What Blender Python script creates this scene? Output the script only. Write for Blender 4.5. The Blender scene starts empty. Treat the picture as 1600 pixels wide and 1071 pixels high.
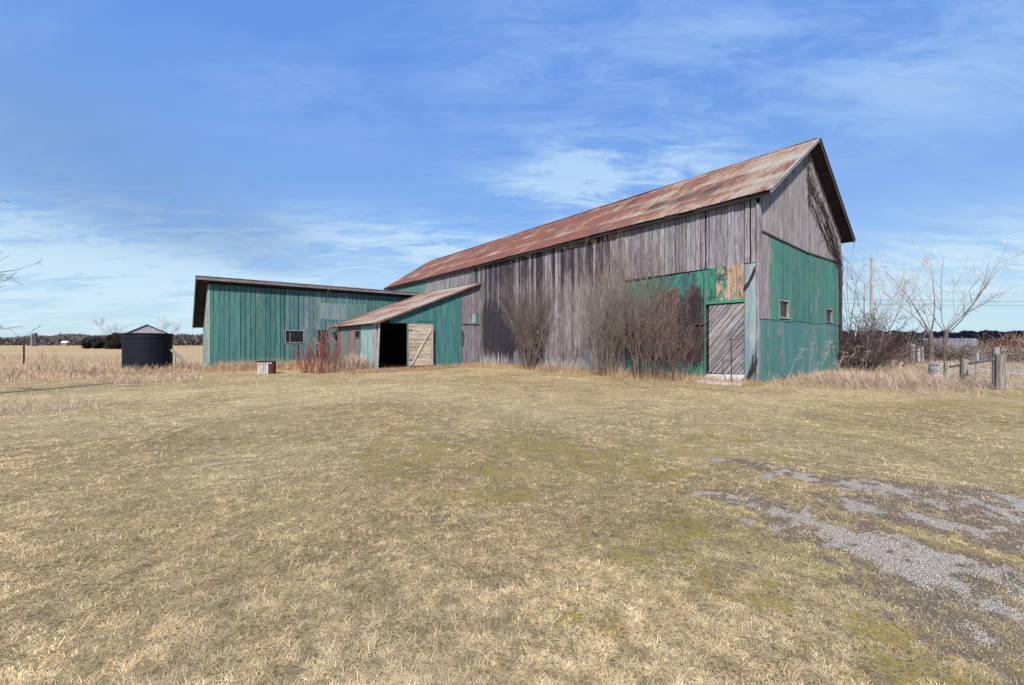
import bpy, math, random
import numpy as np
from mathutils import Vector, Matrix
R = math.radians
SC = bpy.context.scene
COL = SC.collection
EYE = 1.45

# ------------------------------------------------------------------ camera
cam_d = bpy.data.cameras.new('camera'); cam = bpy.data.objects.new('camera', cam_d); COL.objects.link(cam)
cam.location = (0, 0, EYE); cam.rotation_euler = (R(90), 0, 0)
cam_d.sensor_width = 36; cam_d.lens = 670 / 1600 * 36; cam_d.clip_start = 0.05; cam_d.clip_end = 8000
SC.camera = cam
SC.view_settings.view_transform = 'Standard'; SC.view_settings.look = 'None'
SC.view_settings.exposure = 0.5; SC.view_settings.gamma = 1.0

# ------------------------------------------------------------------ node helper
class NT:
    def __init__(s, tree):
        s.t = tree; s.t.nodes.clear()
    def node(s, kind, ins=None, **props):
        n = s.t.nodes.new(kind)
        for k, v in props.items(): setattr(n, k, v)
        for k, v in (ins or {}).items(): s.put(n.inputs[k], v)
        return n
    def put(s, sock, v):
        if isinstance(v, bpy.types.NodeSocket): s.t.links.new(v, sock)
        elif isinstance(v, bpy.types.Node): s.t.links.new(v.outputs[0], sock)
        else:
            if sock.type == 'RGBA' and len(v) == 3: v = (*v, 1)
            sock.default_value = v
    def m(s, op, a, b=0.0, c=0.0, clamp=False):
        n = s.node('ShaderNodeMath', operation=op, use_clamp=clamp)
        s.put(n.inputs[0], a); s.put(n.inputs[1], b); s.put(n.inputs[2], c)
        return n.outputs[0]
    def v(s, op, a, b=(0, 0, 0)):
        n = s.node('ShaderNodeVectorMath', operation=op)
        s.put(n.inputs[0], a); s.put(n.inputs[1], b)
        return n.outputs['Value'] if op == 'DOT_PRODUCT' else n.outputs[0]
    def mix(s, f, a, b, blend='MIX'):
        n = s.node('ShaderNodeMix', data_type='RGBA', blend_type=blend)
        s.put(n.inputs[0], f); s.put(n.inputs[6], a); s.put(n.inputs[7], b)
        return n.outputs[2]
    def ramp(s, f, lo, hi, a=0.0, b=1.0):
        n = s.node('ShaderNodeMapRange', interpolation_type='SMOOTHSTEP')
        for i, x in enumerate((f, lo, hi, a, b)): s.put(n.inputs[i], x)
        return n.outputs[0]
    def noise(s, vec, scale=1.0, detail=4.0, rough=0.55, dist=0.0):
        return s.node('ShaderNodeTexNoise', {'Vector': vec, 'Scale': scale, 'Detail': detail, 'Roughness': rough, 'Distortion': dist}).outputs[0]
    def attr(s, name):
        return s.node('ShaderNodeAttribute', attribute_name=name).outputs['Color']
    def sep(s, vec):
        return s.node('ShaderNodeSeparateXYZ', {0: vec}).outputs
    def xyz(s, x, y, z):
        return s.node('ShaderNodeCombineXYZ', {0: x, 1: y, 2: z}).outputs[0]

# ------------------------------------------------------------------ sky and sun
SUN_AZ = math.atan2(-0.12, -0.99); SUN_EL = R(43)
SUN = Vector((math.sin(SUN_AZ) * math.cos(SUN_EL), math.cos(SUN_AZ) * math.cos(SUN_EL), math.sin(SUN_EL)))
world = bpy.data.worlds.new('World'); SC.world = world; world.use_nodes = True
w = NT(world.node_tree)
sky = w.node('ShaderNodeTexSky', sky_type='NISHITA', sun_disc=False)
sky.sun_elevation = SUN_EL; sky.sun_rotation = SUN_AZ; sky.air_density = 1.0; sky.dust_density = 0.3; sky.ozone_density = 2.0
dirv = w.node('ShaderNodeTexCoord').outputs['Generated']
dx, dy, dz = w.sep(dirv)
zc = w.m('MAXIMUM', dz, 0.0)
inv = w.m('DIVIDE', 1.0, w.m('ADD', zc, 0.16))
plane = w.xyz(w.m('MULTIPLY', dx, inv), w.m('MULTIPLY', dy, inv), 0.0)
def sky_blob(az, el, raz, rel):
    """soft elliptical patch of sky round azimuth az (degrees right of +Y) and elevation el"""
    a = w.m('ARCTAN2', dx, dy); e = w.m('ARCSINE', dz)
    p = w.m('DIVIDE', w.m('SUBTRACT', a, R(az)), R(raz)); q = w.m('DIVIDE', w.m('SUBTRACT', e, R(el)), R(rel))
    r2 = w.m('ADD', w.m('MULTIPLY', p, p), w.m('MULTIPLY', q, q))
    return w.m('POWER', 2.718, w.m('MULTIPLY', r2, -1.0))
def add(*xs):
    r = xs[0]
    for x in xs[1:]: r = w.m('ADD', r, x)
    return r
n1 = w.noise(w.v('MULTIPLY', plane, (1.1, 2.6, 1)), 1.0, 9, 0.62, 0.6)
n2 = w.noise(w.v('MULTIPLY', w.v('ADD', plane, (7.3, 2.2, 0)), (0.8, 0.9, 1)), 1.0, 3, 0.5, 0.3)
n3 = w.noise(w.v('MULTIPLY', w.v('ADD', plane, (3.1, 9.2, 0)), (3.0, 7.5, 1)), 1.0, 12, 0.74, 0.7)
region = add(w.m('MULTIPLY', sky_blob(12, 20.5, 13, 4.6), 1.45), w.m('MULTIPLY', sky_blob(-13, 12, 22, 3.6), 1.0), w.m('MULTIPLY', sky_blob(-46, 7, 16, 5.5), 1.7), w.m('MULTIPLY', sky_blob(-30, 5, 12, 3.0), 0.8),
             w.m('MULTIPLY', sky_blob(30, 31, 22, 9), 0.30), w.m('MULTIPLY', sky_blob(50, 7, 14, 3.5), 1.1), w.m('MULTIPLY', sky_blob(-24, 27, 12, 4), 0.22), w.m('MULTIPLY', sky_blob(48, 24, 14, 8), 0.25),
             w.m('MULTIPLY', sky_blob(0, 36, 20, 7), 0.22))
wisps = w.m('ADD', w.m('MULTIPLY', n1, 0.5), w.m('MULTIPLY', n3, 0.5))
cov = w.m('MULTIPLY', w.m('MULTIPLY', region, 1.25), w.ramp(wisps, 0.40, 0.62))
thin = w.m('MULTIPLY', w.ramp(w.m('ADD', w.m('MULTIPLY', n1, 0.5), w.m('MULTIPLY', n2, 0.5)), 0.48, 0.68), 0.22)
cov = w.m('MINIMUM', w.m('ADD', cov, thin), 0.85)
grad = w.ramp(dz, 0.0, 0.60)
tint = w.mix(grad, (1.0, 1.15, 1.1, 1), (1.2, 1.2, 1.2, 1))
base = w.mix(1.0, sky.outputs[0], tint, 'MULTIPLY')
horizon_col = w.mix(w.ramp(dz, 0.0, 0.3), (3.4, 4.8, 6.1, 1), (1.5, 3.05, 6.2, 1))
horizon_col = w.mix(w.ramp(dz, 0.22, 0.58), horizon_col, (0.92, 2.3, 6.1, 1))
base = w.mix(0.8, base, horizon_col)
cloud_col = w.mix(w.ramp(dz, 0.0, 0.5), (4.7, 6.0, 6.8, 1), (3.3, 4.8, 6.9, 1))
withc = w.mix(cov, base, cloud_col)
grey = w.m('MULTIPLY', add(w.m('MULTIPLY', sky_blob(-43, 15.5, 12, 4.4), 1.15), sky_blob(-34, 12.0, 9, 2.6), w.m('MULTIPLY', sky_blob(-29, 9.0, 4, 1.1), 0.7), w.m('MULTIPLY', sky_blob(-49, 21, 9, 3.5), 0.6)), w.ramp(w.m('ADD', w.m('MULTIPLY', n1, .6), w.m('MULTIPLY', n3, .4)), 0.30, 0.54))
withc = w.mix(w.m('MINIMUM', w.m('MULTIPLY', grey, 0.6), 0.55), withc, (1.25, 2.3, 4.4, 1))
bg = w.node('ShaderNodeBackground', {0: withc, 1: 0.1})
w.node('ShaderNodeOutputWorld', {0: bg})

sl = bpy.data.lights.new('sun', 'SUN'); sl.energy = 5.0; sl.angle = R(4); sl.color = (1.0, 0.92, 0.80)
so = bpy.data.objects.new('sun', sl); COL.objects.link(so)
so.rotation_euler = (-SUN).to_track_quat('-Z', 'Y').to_euler()

# ------------------------------------------------------------------ numpy noise
_T = np.random.RandomState(5).rand(256, 256)
def vn(x, y):
    x = np.asarray(x, float); y = np.asarray(y, float)
    ix = np.floor(x).astype(int); iy = np.floor(y).astype(int); fx = x - ix; fy = y - iy
    fx = fx * fx * (3 - 2 * fx); fy = fy * fy * (3 - 2 * fy)
    a = _T[ix & 255, iy & 255]; b = _T[(ix + 1) & 255, iy & 255]; c = _T[ix & 255, (iy + 1) & 255]; d = _T[(ix + 1) & 255, (iy + 1) & 255]
    return (a * (1 - fx) + b * fx) * (1 - fy) + (c * (1 - fx) + d * fx) * fy
def fbm(x, y, o=4):
    r = 0; a = 0.5; t = 0
    for i in range(o):
        r = r + a * vn(x * 2 ** i + 17.3 * i, y * 2 ** i + 5.1 * i); t += a; a *= 0.55
    return r / t
def sst(x, a, b):
    t = np.clip((np.asarray(x, float) - a) / (b - a), 0, 1); return t * t * (3 - 2 * t)

# ------------------------------------------------------------------ barn frame
CX, CY = 8.57, 14.95; ANG = math.atan2(0.619, 0.785)
ca, sa = math.cos(ANG), math.sin(ANG)
def to_world(x, y): return (CX + ca * x - sa * y, CY + sa * x + ca * y)
def to_local(X, Y):
    X = X - CX; Y = Y - CY
    return (ca * X + sa * Y, -sa * X + ca * Y)

# ------------------------------------------------------------------ terrain
def gz(X, Y):
    X = np.asarray(X, float); Y = np.asarray(Y, float)
    z = -0.30 * sst(-X + 0.35 * Y, 6, 22) * (1 - sst(Y, 60, 120))
    z = z + (fbm(X * 0.5, Y * 0.5, 3) - 0.5) * 0.07 * (1 - sst(Y, 30, 60))
    z = z + (fbm(X * 3.1, Y * 3.1, 2) - 0.5) * 0.022 * (1 - sst(Y, 12, 20))
    z = z - 0.5 * sst(Y, 45, 120) * (X > 0) + 11.0 * sst(Y, 160, 1000) * sst(X / np.maximum(Y, 1), 0.35, 0.75)
    z = z - 0.4 * sst(Y, 200, 400) * (X <= 0)
    return z
def gz1(X, Y): return float(gz(X, Y))

def seg_d(X, Y, a, b):
    ax, ay = a; bx, by = b; L2 = (bx - ax) ** 2 + (by - ay) ** 2
    t = np.clip(((X - ax) * (bx - ax) + (Y - ay) * (by - ay)) / L2, 0, 1)
    return np.hypot(X - ax - t * (bx - ax), Y - ay - t * (by - ay)), t
GRAVEL = [((2.0, 4.15), (2.5, 3.2), .09, .20), ((2.5, 3.2), (2.9, 2.2), .26, .58), ((2.9, 2.2), (3.2, 0.6), .58, .65),
          ((2.7, 5.2), (3.7, 4.1), .04, .14), ((3.7, 4.1), (4.9, 3.35), .28, .62), ((3.1, 3.7), (3.9, 3.0), .08, .22), ((3.9, 3.0), (4.6, 2.2), .34, .6)]
def gravel(X, Y):
    m = np.zeros_like(X)
    n = fbm(X * 3.2 + 4, Y * 3.2, 4) - 0.5; n2 = fbm(X * 11, Y * 11 + 9, 3) - 0.5
    for a, b, w0, w1 in GRAVEL:
        d, t = seg_d(X, Y, a, b)
        m = np.maximum(m, 1 - sst(d - (w0 + (w1 - w0) * t) * .8 - n * 0.95 - n2 * .8, -0.17, 0.12))
    m = m * sst(fbm(X * 5 + 60, Y * 5, 4), .22, .42)
    road = sst(X + n * 1.2, 22.5, 23.3) * sst(Y, 17, 18) * (1 - sst(Y + n, 23, 24.5)) + sst(X + n, 16.8, 17.6) * (1 - sst(np.abs(Y - 14.6 + n), .55, .9))
    return np.clip(m + road, 0, 1)
def dirt(X, Y):
    m = np.zeros_like(X); n = fbm(X * 2.4 + 30, Y * 2.4, 4) - 0.5; n2 = fbm(X * 13, Y * 13 + 3, 3) - 0.5
    for a, b, w0, w1 in GRAVEL:
        d, t = seg_d(X, Y, a, b)
        m = np.maximum(m, 1 - sst(d - (w0 + (w1 - w0) * t) - n * 0.9 - n2 * .5, 0.02, 0.24))
    return m
MOSS = [(-1.13, 5.4, .42), (-1.3, 5.0, .3), (-.7, 5.2, .3), (0, 6.3, .5), (.6, 6.0, .5), (1.2, 5.4, .45), (1.7, 4.9, .35), (-.4, 4.1, .2), (.05, 4.2, .3), (1.84, 2.16, .22), (1.5, 2.4, .2), (3.4, 5.4, .35),
        (1.9, 1.85, .25), (2.3, 1.7, .3), (-1.8, 7.2, .4), (.6, 3.3, .2), (.85, 2.9, .2), (1.1, 3.4, .25), (2.5, 5.9, .4), (5.5, 7.2, .6), (1.2, 2.55, .15), (-.2, 5.0, .25), (3.2, 6.6, .5), (.45, 2.2, .12), (-1.5, 6.2, .35)]
def moss_and_shade(X, Y):
    m = np.zeros_like(X); n = fbm(X * 2.7 + 11, Y * 2.7 + 3, 4) - 0.5
    for x, y, r in MOSS:
        m = np.maximum(m, 1 - sst(np.hypot(X - x, (Y - y) * 0.9) / (r * 1.2) + n * 3.2, 0.35, 1.25))
    m = m * sst(fbm(X * 8 + 5, Y * 8, 3), .30, .62)
    g = 1 - sst(np.hypot((X - 9.8) / 2.8, (Y - 9.9) / 1.3) + n * 2.0, 0.55, 1.1)  # shaded patch of the right-hand grass, painted in with the moss colour
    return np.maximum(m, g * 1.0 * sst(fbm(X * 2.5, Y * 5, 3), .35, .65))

# ------------------------------------------------------------------ object helpers
def tag(o, label=None, cat=None, group=None, kind=None):
    for k, v in (('label', label), ('category', cat), ('group', group), ('kind', kind)):
        if v: o[k] = v
    return o
def empty(name, loc, rz, label, cat, group=None):
    o = bpy.data.objects.new(name, None); COL.objects.link(o); o.location = loc; o.rotation_euler = (0, 0, rz)
    o.empty_display_size = 0.3
    return tag(o, label, cat, group)
def link_mesh(name, me, mat, parent=None):
    o = bpy.data.objects.new(name, me); COL.objects.link(o)
    if mat: me.materials.append(mat)
    if parent: o.parent = parent
    return o
def np_mesh(name, verts, tris, mat, parent=None, attrs=None, nside=3, smooth=False):
    verts = np.asarray(verts, np.float32); tris = np.asarray(tris, np.int32)
    me = bpy.data.meshes.new(name)
    me.vertices.add(len(verts)); me.vertices.foreach_set('co', verts.ravel())
    me.loops.add(tris.size); me.loops.foreach_set('vertex_index', tris.ravel())
    me.polygons.add(len(tris)); me.polygons.foreach_set('loop_start', np.arange(0, tris.size, nside, dtype=np.int32))
    me.polygons.foreach_set('loop_total', np.full(len(tris), nside, np.int32))
    if smooth: me.polygons.foreach_set('use_smooth', np.ones(len(tris), bool))
    for k, a in (attrs or {}).items():
        a = np.asarray(a, np.float32)
        at = me.attributes.new(k, 'FLOAT_VECTOR', 'POINT'); at.data.foreach_set('vector', a.ravel())
    me.update(calc_edges=True)
    return link_mesh(name, me, mat, parent)

class MB:
    """collects boxes, boards and tubes with three point attributes: col, prm, guv; builds ONE mesh object"""
    def __init__(s): s.v = []; s.f = []; s.c = []; s.p = []; s.g = []
    def raw(s, vs, fs, col=(.5, .5, .5), prm=(0, 0, 0), guv=None):
        b = len(s.v); s.v += [tuple(v) for v in vs]; s.f += [tuple(b + i for i in f) for f in fs]
        s.c += [col] * len(vs); s.p += [prm] * len(vs)
        s.g += guv if guv else [(v[0] + v[1], v[2], 0) for v in vs]
    def box(s, a, b, col=(.5, .5, .5), prm=(0, 0, 0), along=2, seed=None):
        x0, y0, z0 = a; x1, y1, z1 = b
        vs = [(x0, y0, z0), (x1, y0, z0), (x1, y1, z0), (x0, y1, z0), (x0, y0, z1), (x1, y0, z1), (x1, y1, z1), (x0, y1, z1)]
        r = random.random() * 50 if seed is None else seed
        o = [i for i in range(3) if i != along]
        g = [(v[o[0]] + v[o[1]] + r, v[along] + r, r) for v in vs]
        s.raw(vs, [(3, 2, 1, 0), (4, 5, 6, 7), (0, 1, 5, 4), (1, 2, 6, 5), (2, 3, 7, 6), (3, 0, 4, 7)], col, prm, g)
    def bar(s, p, q, wx, wy, col=(.5, .5, .5), prm=(0, 0, 0), up=(0, 0, 1)):
        """square bar from p to q"""
        p = Vector(p); q = Vector(q); d = (q - p).normalized(); u = Vector(up)
        if abs(d.dot(u)) > 0.95: u = Vector((1, 0, 0))
        a = d.cross(u).normalized(); b = a.cross(d).normalized()
        vs = []; g = []; r = random.random() * 50; L = (q - p).length
        for e, t in ((p, 0), (q, L)):
            for i, (k, l) in enumerate(((-1, -1), (1, -1), (1, 1), (-1, 1))):
                vs.append(e + a * k * wx / 2 + b * l * wy / 2); g.append((r + k * wx / 2 + l * wy / 2, r + t, r))
        s.raw(vs, [(3, 2, 1, 0), (4, 5, 6, 7), (0, 1, 5, 4), (1, 2, 6, 5), (2, 3, 7, 6), (3, 0, 4, 7)], col, prm, g)
    def tube(s, pts, rad, n=4, col=(.3, .3, .3), prm=(0, 0, 0)):
        vs = []; g = []; r = random.random() * 50; t = 0; pr = None
        for i, p in enumerate(pts):
            p = Vector(p); d = (Vector(pts[min(i + 1, len(pts) - 1)]) - Vector(pts[max(i - 1, 0)])).normalized()
            if pr is None:
                pr = d.orthogonal().normalized()
            else:
                pr = (pr - d * pr.dot(d)); pr = pr.normalized() if pr.length > 1e-4 else d.orthogonal().normalized()
                t += (p - last).length
            last = p
            b = d.cross(pr); rr = rad[i] if hasattr(rad, '__len__') else rad
            for k in range(n):
                a = 2 * math.pi * k / n
                vs.append(p + (pr * math.cos(a) + b * math.sin(a)) * rr); g.append((r + k * rr, r + t, r))
        fs = [(i * n + k, i * n + (k + 1) % n, (i + 1) * n + (k + 1) % n, (i + 1) * n + k) for i in range(len(pts) - 1) for k in range(n)]
        fs += [tuple(range(n))[::-1], tuple(len(vs) - n + k for k in range(n))] if n > 2 else []
        s.raw(vs, fs, col, prm, g)
    def lathe(s, prof, n=48, cx=0, cy=0, col=(.5, .5, .5), prm=(0, 0, 0), cap=True):
        vs = []; g = []
        for (r, z) in prof:
            for k in range(n):
                a = 2 * math.pi * k / n; vs.append((cx + r * math.cos(a), cy + r * math.sin(a), z)); g.append((a * max(r, .1), z, 0))
        fs = [(i * n + k, i * n + (k + 1) % n, (i + 1) * n + (k + 1) % n, (i + 1) * n + k) for i in range(len(prof) - 1) for k in range(n)]
        if cap: fs += [tuple(range(n))[::-1], tuple(len(vs) - n + k for k in range(n))]
        s.raw(vs, fs, col, prm, g)
    def build(s, name, mat, parent=None, smooth=False):
        me = bpy.data.meshes.new(name); me.from_pydata(s.v, [], s.f); 
        for k, a in (('col', s.c), ('prm', s.p), ('guv', s.g)):
            at = me.attributes.new(k, 'FLOAT_VECTOR', 'POINT'); at.data.foreach_set('vector', np.asarray(a, np.float32).ravel())
        if smooth:
            for p in me.polygons: p.use_smooth = True
        me.update()
        return link_mesh(name, me, mat, parent)

# ------------------------------------------------------------------ materials
def mat_new(name):
    m = bpy.data.materials.new(name); m.use_nodes = True
    return m, NT(m.node_tree)
def finish(n, color, rough=0.85, bump=None, bstr=0.3, bdist=0.01, metal=0.0, spec=0.3, extra=None):
    ins = {'Base Color': color, 'Roughness': rough, 'Metallic': metal, 'Specular IOR Level': spec}
    if bump is not None:
        ins['Normal'] = n.node('ShaderNodeBump', {'Strength': bstr, 'Distance': bdist, 'Height': bump}).outputs[0]
    if extra: ins.update(extra)
    b = n.node('ShaderNodeBsdfPrincipled', ins)
    n.node('ShaderNodeOutputMaterial', {0: b})

def make_wood():
    """weathered boards: col = board colour, prm = (dark stain, paint loss, pale bleaching), guv = across, along, random"""
    m, n = mat_new('weathered_board')
    g = n.attr('guv'); col = n.attr('col'); st, pe, pa = n.sep(n.attr('prm'))[:3]
    gx, gy, gr = n.sep(g)[:3]
    gv = n.xyz(gx, gy, n.m('MULTIPLY', gr, 3.7))
    grain = n.noise(n.v('MULTIPLY', gv, (38, 1.3, 1)), 1, 6, 0.65, 0.3)
    fine = n.noise(n.v('MULTIPLY', gv, (140, 5, 1)), 1, 3, 0.6)
    blot = n.noise(n.v('MULTIPLY', gv, (4.5, .9, 1)), 1, 5, 0.62, 0.6)
    val = n.m('ADD', n.m('MULTIPLY', grain, 0.62), n.m('MULTIPLY', fine, 0.38))
    k = n.ramp(val, 0.31, 0.69, 0.28, 1.46)
    k = n.m('MULTIPLY', k, n.ramp(blot, 0.25, 0.75, 0.72, 1.22))
    paint = n.mix(1.0, col, n.node('ShaderNodeCombineColor', {0: n.ramp(blot, .3, .7, .70, 1.25), 1: n.ramp(blot, .3, .7, .80, 1.12), 2: n.ramp(grain, .3, .7, .82, 1.1)}).outputs[0], 'MULTIPLY')
    woodc = n.mix(1.0, n.mix(n.ramp(pe, 0.001, 0.02), col, (.20, .178, .160, 1)), n.xyz(k, k, k), 'MULTIPLY')
    # paint loss shows the wood beneath; prm.y = 0 means bare wood all over
    ispaint = n.m('GREATER_THAN', pe, 0.005)
    pn = n.noise(n.v('MULTIPLY', gv, (11, 3.0, 1)), 1, 7, 0.7, 0.8)
    lost = n.ramp(n.m('SUBTRACT', n.m('MULTIPLY', pn, 1.0), n.m('ADD', n.m('MULTIPLY', pe, 0.62), 0.17)), 0.015, -0.015)
    # long bleached streaks on paint
    strk = n.ramp(n.noise(n.v('MULTIPLY', gv, (26, .5, 1)), 1, 5, .7), .48, .72)
    paint = n.mix(n.m('MULTIPLY', strk, 0.35), paint, (.30, .36, .37, 1))
    c = n.mix(n.m('MULTIPLY', ispaint, n.m('SUBTRACT', 1.0, lost)), woodc, paint)
    # dark water stains
    sn = n.noise(n.v('MULTIPLY', gv, (9, .55, 1)), 1, 6, 0.66, 0.4)
    sm = n.ramp(n.m('SUBTRACT', n.m('ADD', sn, st), 1.0), -0.08, 0.22)
    c = n.mix(n.m('MULTIPLY', sm, 0.93), c, (.022, .020, .030, 1))
    # pale bleaching / lichen
    pm = n.ramp(n.m('SUBTRACT', n.m('ADD', n.noise(n.v('MULTIPLY', gv, (14, 2.0, 1)), 1, 6, .7), pa), 1.0), -0.06, 0.25)
    c = n.mix(n.m('MULTIPLY', pm, 0.75), c, (.46, .44, .42, 1))
    # knots and ground splash
    vo = n.node('ShaderNodeTexVoronoi', {'Vector': n.v('MULTIPLY', gv, (5.5, 1.0, 1)), 'Scale': 1.0})
    kn = n.ramp(vo.outputs['Distance'], 0.09, 0.035)
    c = n.mix(n.m('MULTIPLY', kn, 0.7), c, (.035, .028, .028, 1))
    finish(n, c, 0.88, n.m('ADD', val, n.m('MULTIPLY', lost, -0.25)), 0.55, 0.012, spec=0.2)
    return m
def make_roof():
    m, n = mat_new('rusty_corrugated_iron')
    g = n.attr('guv'); gx, gy, _ = n.sep(g)[:3]; off, rbias, _2 = n.sep(n.attr('prm'))[:3]
    sheet = n.m('FLOOR', n.m('DIVIDE', gx, 0.66)); row = n.m('FLOOR', n.m('DIVIDE', n.m('ADD', gy, n.m('MULTIPLY', off, 1)), 1.95))
    rnd = n.node('ShaderNodeTexWhiteNoise', {'Vector': n.xyz(sheet, row, 3.0)}, noise_dimensions='3D').outputs[0]
    fr = n.m('FRACT', n.m('DIVIDE', n.m('ADD', gy, off), 1.95))
    v1 = n.noise(n.xyz(n.m('MULTIPLY', gx, 8.0), n.m('MULTIPLY', gy, 1.1), rnd), 1, 7, .68, .4)
    v2 = n.noise(n.xyz(n.m('MULTIPLY', gx, .35), n.m('MULTIPLY', gy, .6), 5), 1, 4, .55)
    v3 = n.noise(n.xyz(n.m('MULTIPLY', gx, 34), n.m('MULTIPLY', gy, 9), 5), 1, 4, .6)
    lap = n.m('MULTIPLY', n.m('SUBTRACT', n.ramp(fr, 0.05, 0.45), 0.5), 0.10)
    v4 = n.noise(n.xyz(n.m('MULTIPLY', gx, 22), n.m('MULTIPLY', gy, 4.5), 2), 1, 7, .75, .6)
    vv = n.m('ADD', n.m('MULTIPLY', v1, .55), n.m('MULTIPLY', v4, .45))
    t = n.m('ADD', n.m('ADD', n.m('ADD', vv, n.m('MULTIPLY', n.m('SUBTRACT', rnd, .5), .14)), n.m('MULTIPLY', n.m('SUBTRACT', v2, .5), .45)), n.m('ADD', n.m('ADD', lap, rbias), n.ramp(gx, 0.0, 12.0, -.075, .06)))
    rust = n.ramp(t, 0.45, 0.57)
    rc = n.mix(n.ramp(v3, .3, .7), (.095, .032, .026, 1), (.205, .080, .050, 1))
    rc = n.mix(n.ramp(n.noise(n.xyz(gx, gy, 8), 1.7, 5, .6), .4, .65), rc, (.100, .052, .050, 1))
    gc = n.mix(n.ramp(v3, .3, .7), (.175, .165, .145, 1), (.34, .32, .28, 1))
    gc = n.mix(n.ramp(t, .30, .50), gc, (.22, .145, .10, 1))
    c = n.mix(rust, gc, rc)
    seam = n.ramp(n.m('ABSOLUTE', n.m('SUBTRACT', fr, 0.01)), 0.012, 0.004)
    c = n.mix(n.m('MULTIPLY', seam, .6), c, (.05, .03, .03, 1))
    finish(n, c, n.m('ADD', .62, n.m('MULTIPLY', rust, .3)), n.m('ADD', v1, n.m('MULTIPLY', v3, .5)), 0.3, 0.006, spec=0.35)
    return m
def make_plain(name, rough=0.8, metal=0.0, spec=.3, var=0.25, scale=6.0, bstr=.2):
    """colour from the col attribute with mottling in object space"""
    m, n = mat_new(name)
    oc = n.node('ShaderNodeTexCoord').outputs['Object']
    a = n.noise(oc, scale, 6, .65); b = n.noise(oc, scale * 7, 3, .6)
    k = n.ramp(n.m('ADD', n.m('MULTIPLY', a, .65), n.m('MULTIPLY', b, .35)), .3, .7, 1 - var, 1 + var)
    c = n.mix(1.0, n.attr('col'), n.xyz(k, k, k), 'MULTIPLY')
    finish(n, c, rough, b, bstr, .01, metal, spec)
    return m
def make_blade(name, trans=0.25):
    m, n = mat_new(name)
    c = n.attr('col')
    d = n.node('ShaderNodeBsdfPrincipled', {'Base Color': c, 'Roughness': .8, 'Specular IOR Level': .15})
    t = n.node('ShaderNodeBsdfTranslucent', {0: c})
    n.node('ShaderNodeOutputMaterial', {0: n.node('ShaderNodeMixShader', {0: trans, 1: d, 2: t})})
    return m
def make_ground():
    m, n = mat_new('dry_lawn_soil')
    oc = n.node('ShaderNodeTexCoord').outputs['Object']
    col = n.attr('col'); gr, mo, di = n.sep(n.attr('prm'))[:3]
    f1 = n.noise(oc, 42, 5, .7, .4); f2 = n.noise(oc, 170, 3, .6); f3 = n.noise(oc, 3.3, 6, .65)
    fib = n.noise(n.v('MULTIPLY', oc, (60, 210, 60)), 1, 4, .7, 1.2)
    k = n.ramp(n.m('ADD', n.m('MULTIPLY', f1, .5), n.m('MULTIPLY', fib, .5)),   .36, .60, .10, 1.30)
    k = n.m('MULTIPLY', k, n.ramp(f3, .3, .7, .85, 1.15))
    c = n.mix(1.0, col, n.xyz(k, k, k), 'MULTIPLY')
    vo = n.node('ShaderNodeTexVoronoi', {'Vector': oc, 'Scale': 85.0, 'Randomness': 1.0})
    vr = n.sep(vo.outputs['Color'])[0]
    stone = n.mix(vr, (.31, .28, .235, 1), (.56, .51, .44, 1))
    stone = n.mix(n.ramp(vo.outputs['Distance'], .35, .62), stone, (.22, .20, .175, 1))
    gm = n.ramp(n.m('ADD', gr, n.m('MULTIPLY', n.m('SUBTRACT', f1, .5), 1.9)), .36, .72)
    dm = n.ramp(n.m('ADD', di, n.m('MULTIPLY', n.m('SUBTRACT', f1, .5), 1.0)), .4, .75)
    c = n.mix(n.m('MULTIPLY', dm, .8), c, n.mix(f2, (.055, .042, .036, 1), (.16, .125, .10, 1)))
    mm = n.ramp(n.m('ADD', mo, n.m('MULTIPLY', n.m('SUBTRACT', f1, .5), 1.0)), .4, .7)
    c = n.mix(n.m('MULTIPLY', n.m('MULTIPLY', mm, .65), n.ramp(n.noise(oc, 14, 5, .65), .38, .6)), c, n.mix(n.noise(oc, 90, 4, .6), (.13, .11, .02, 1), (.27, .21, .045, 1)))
    c = n.mix(gm, c, stone)
    h = n.m('ADD', n.m('MULTIPLY', f1, .7), n.m('MULTIPLY', n.m('MULTIPLY', vo.outputs['Distance'], gm), -1.0))
    finish(n, c, .95, h, .7, .02, spec=.15)
    return m
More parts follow.
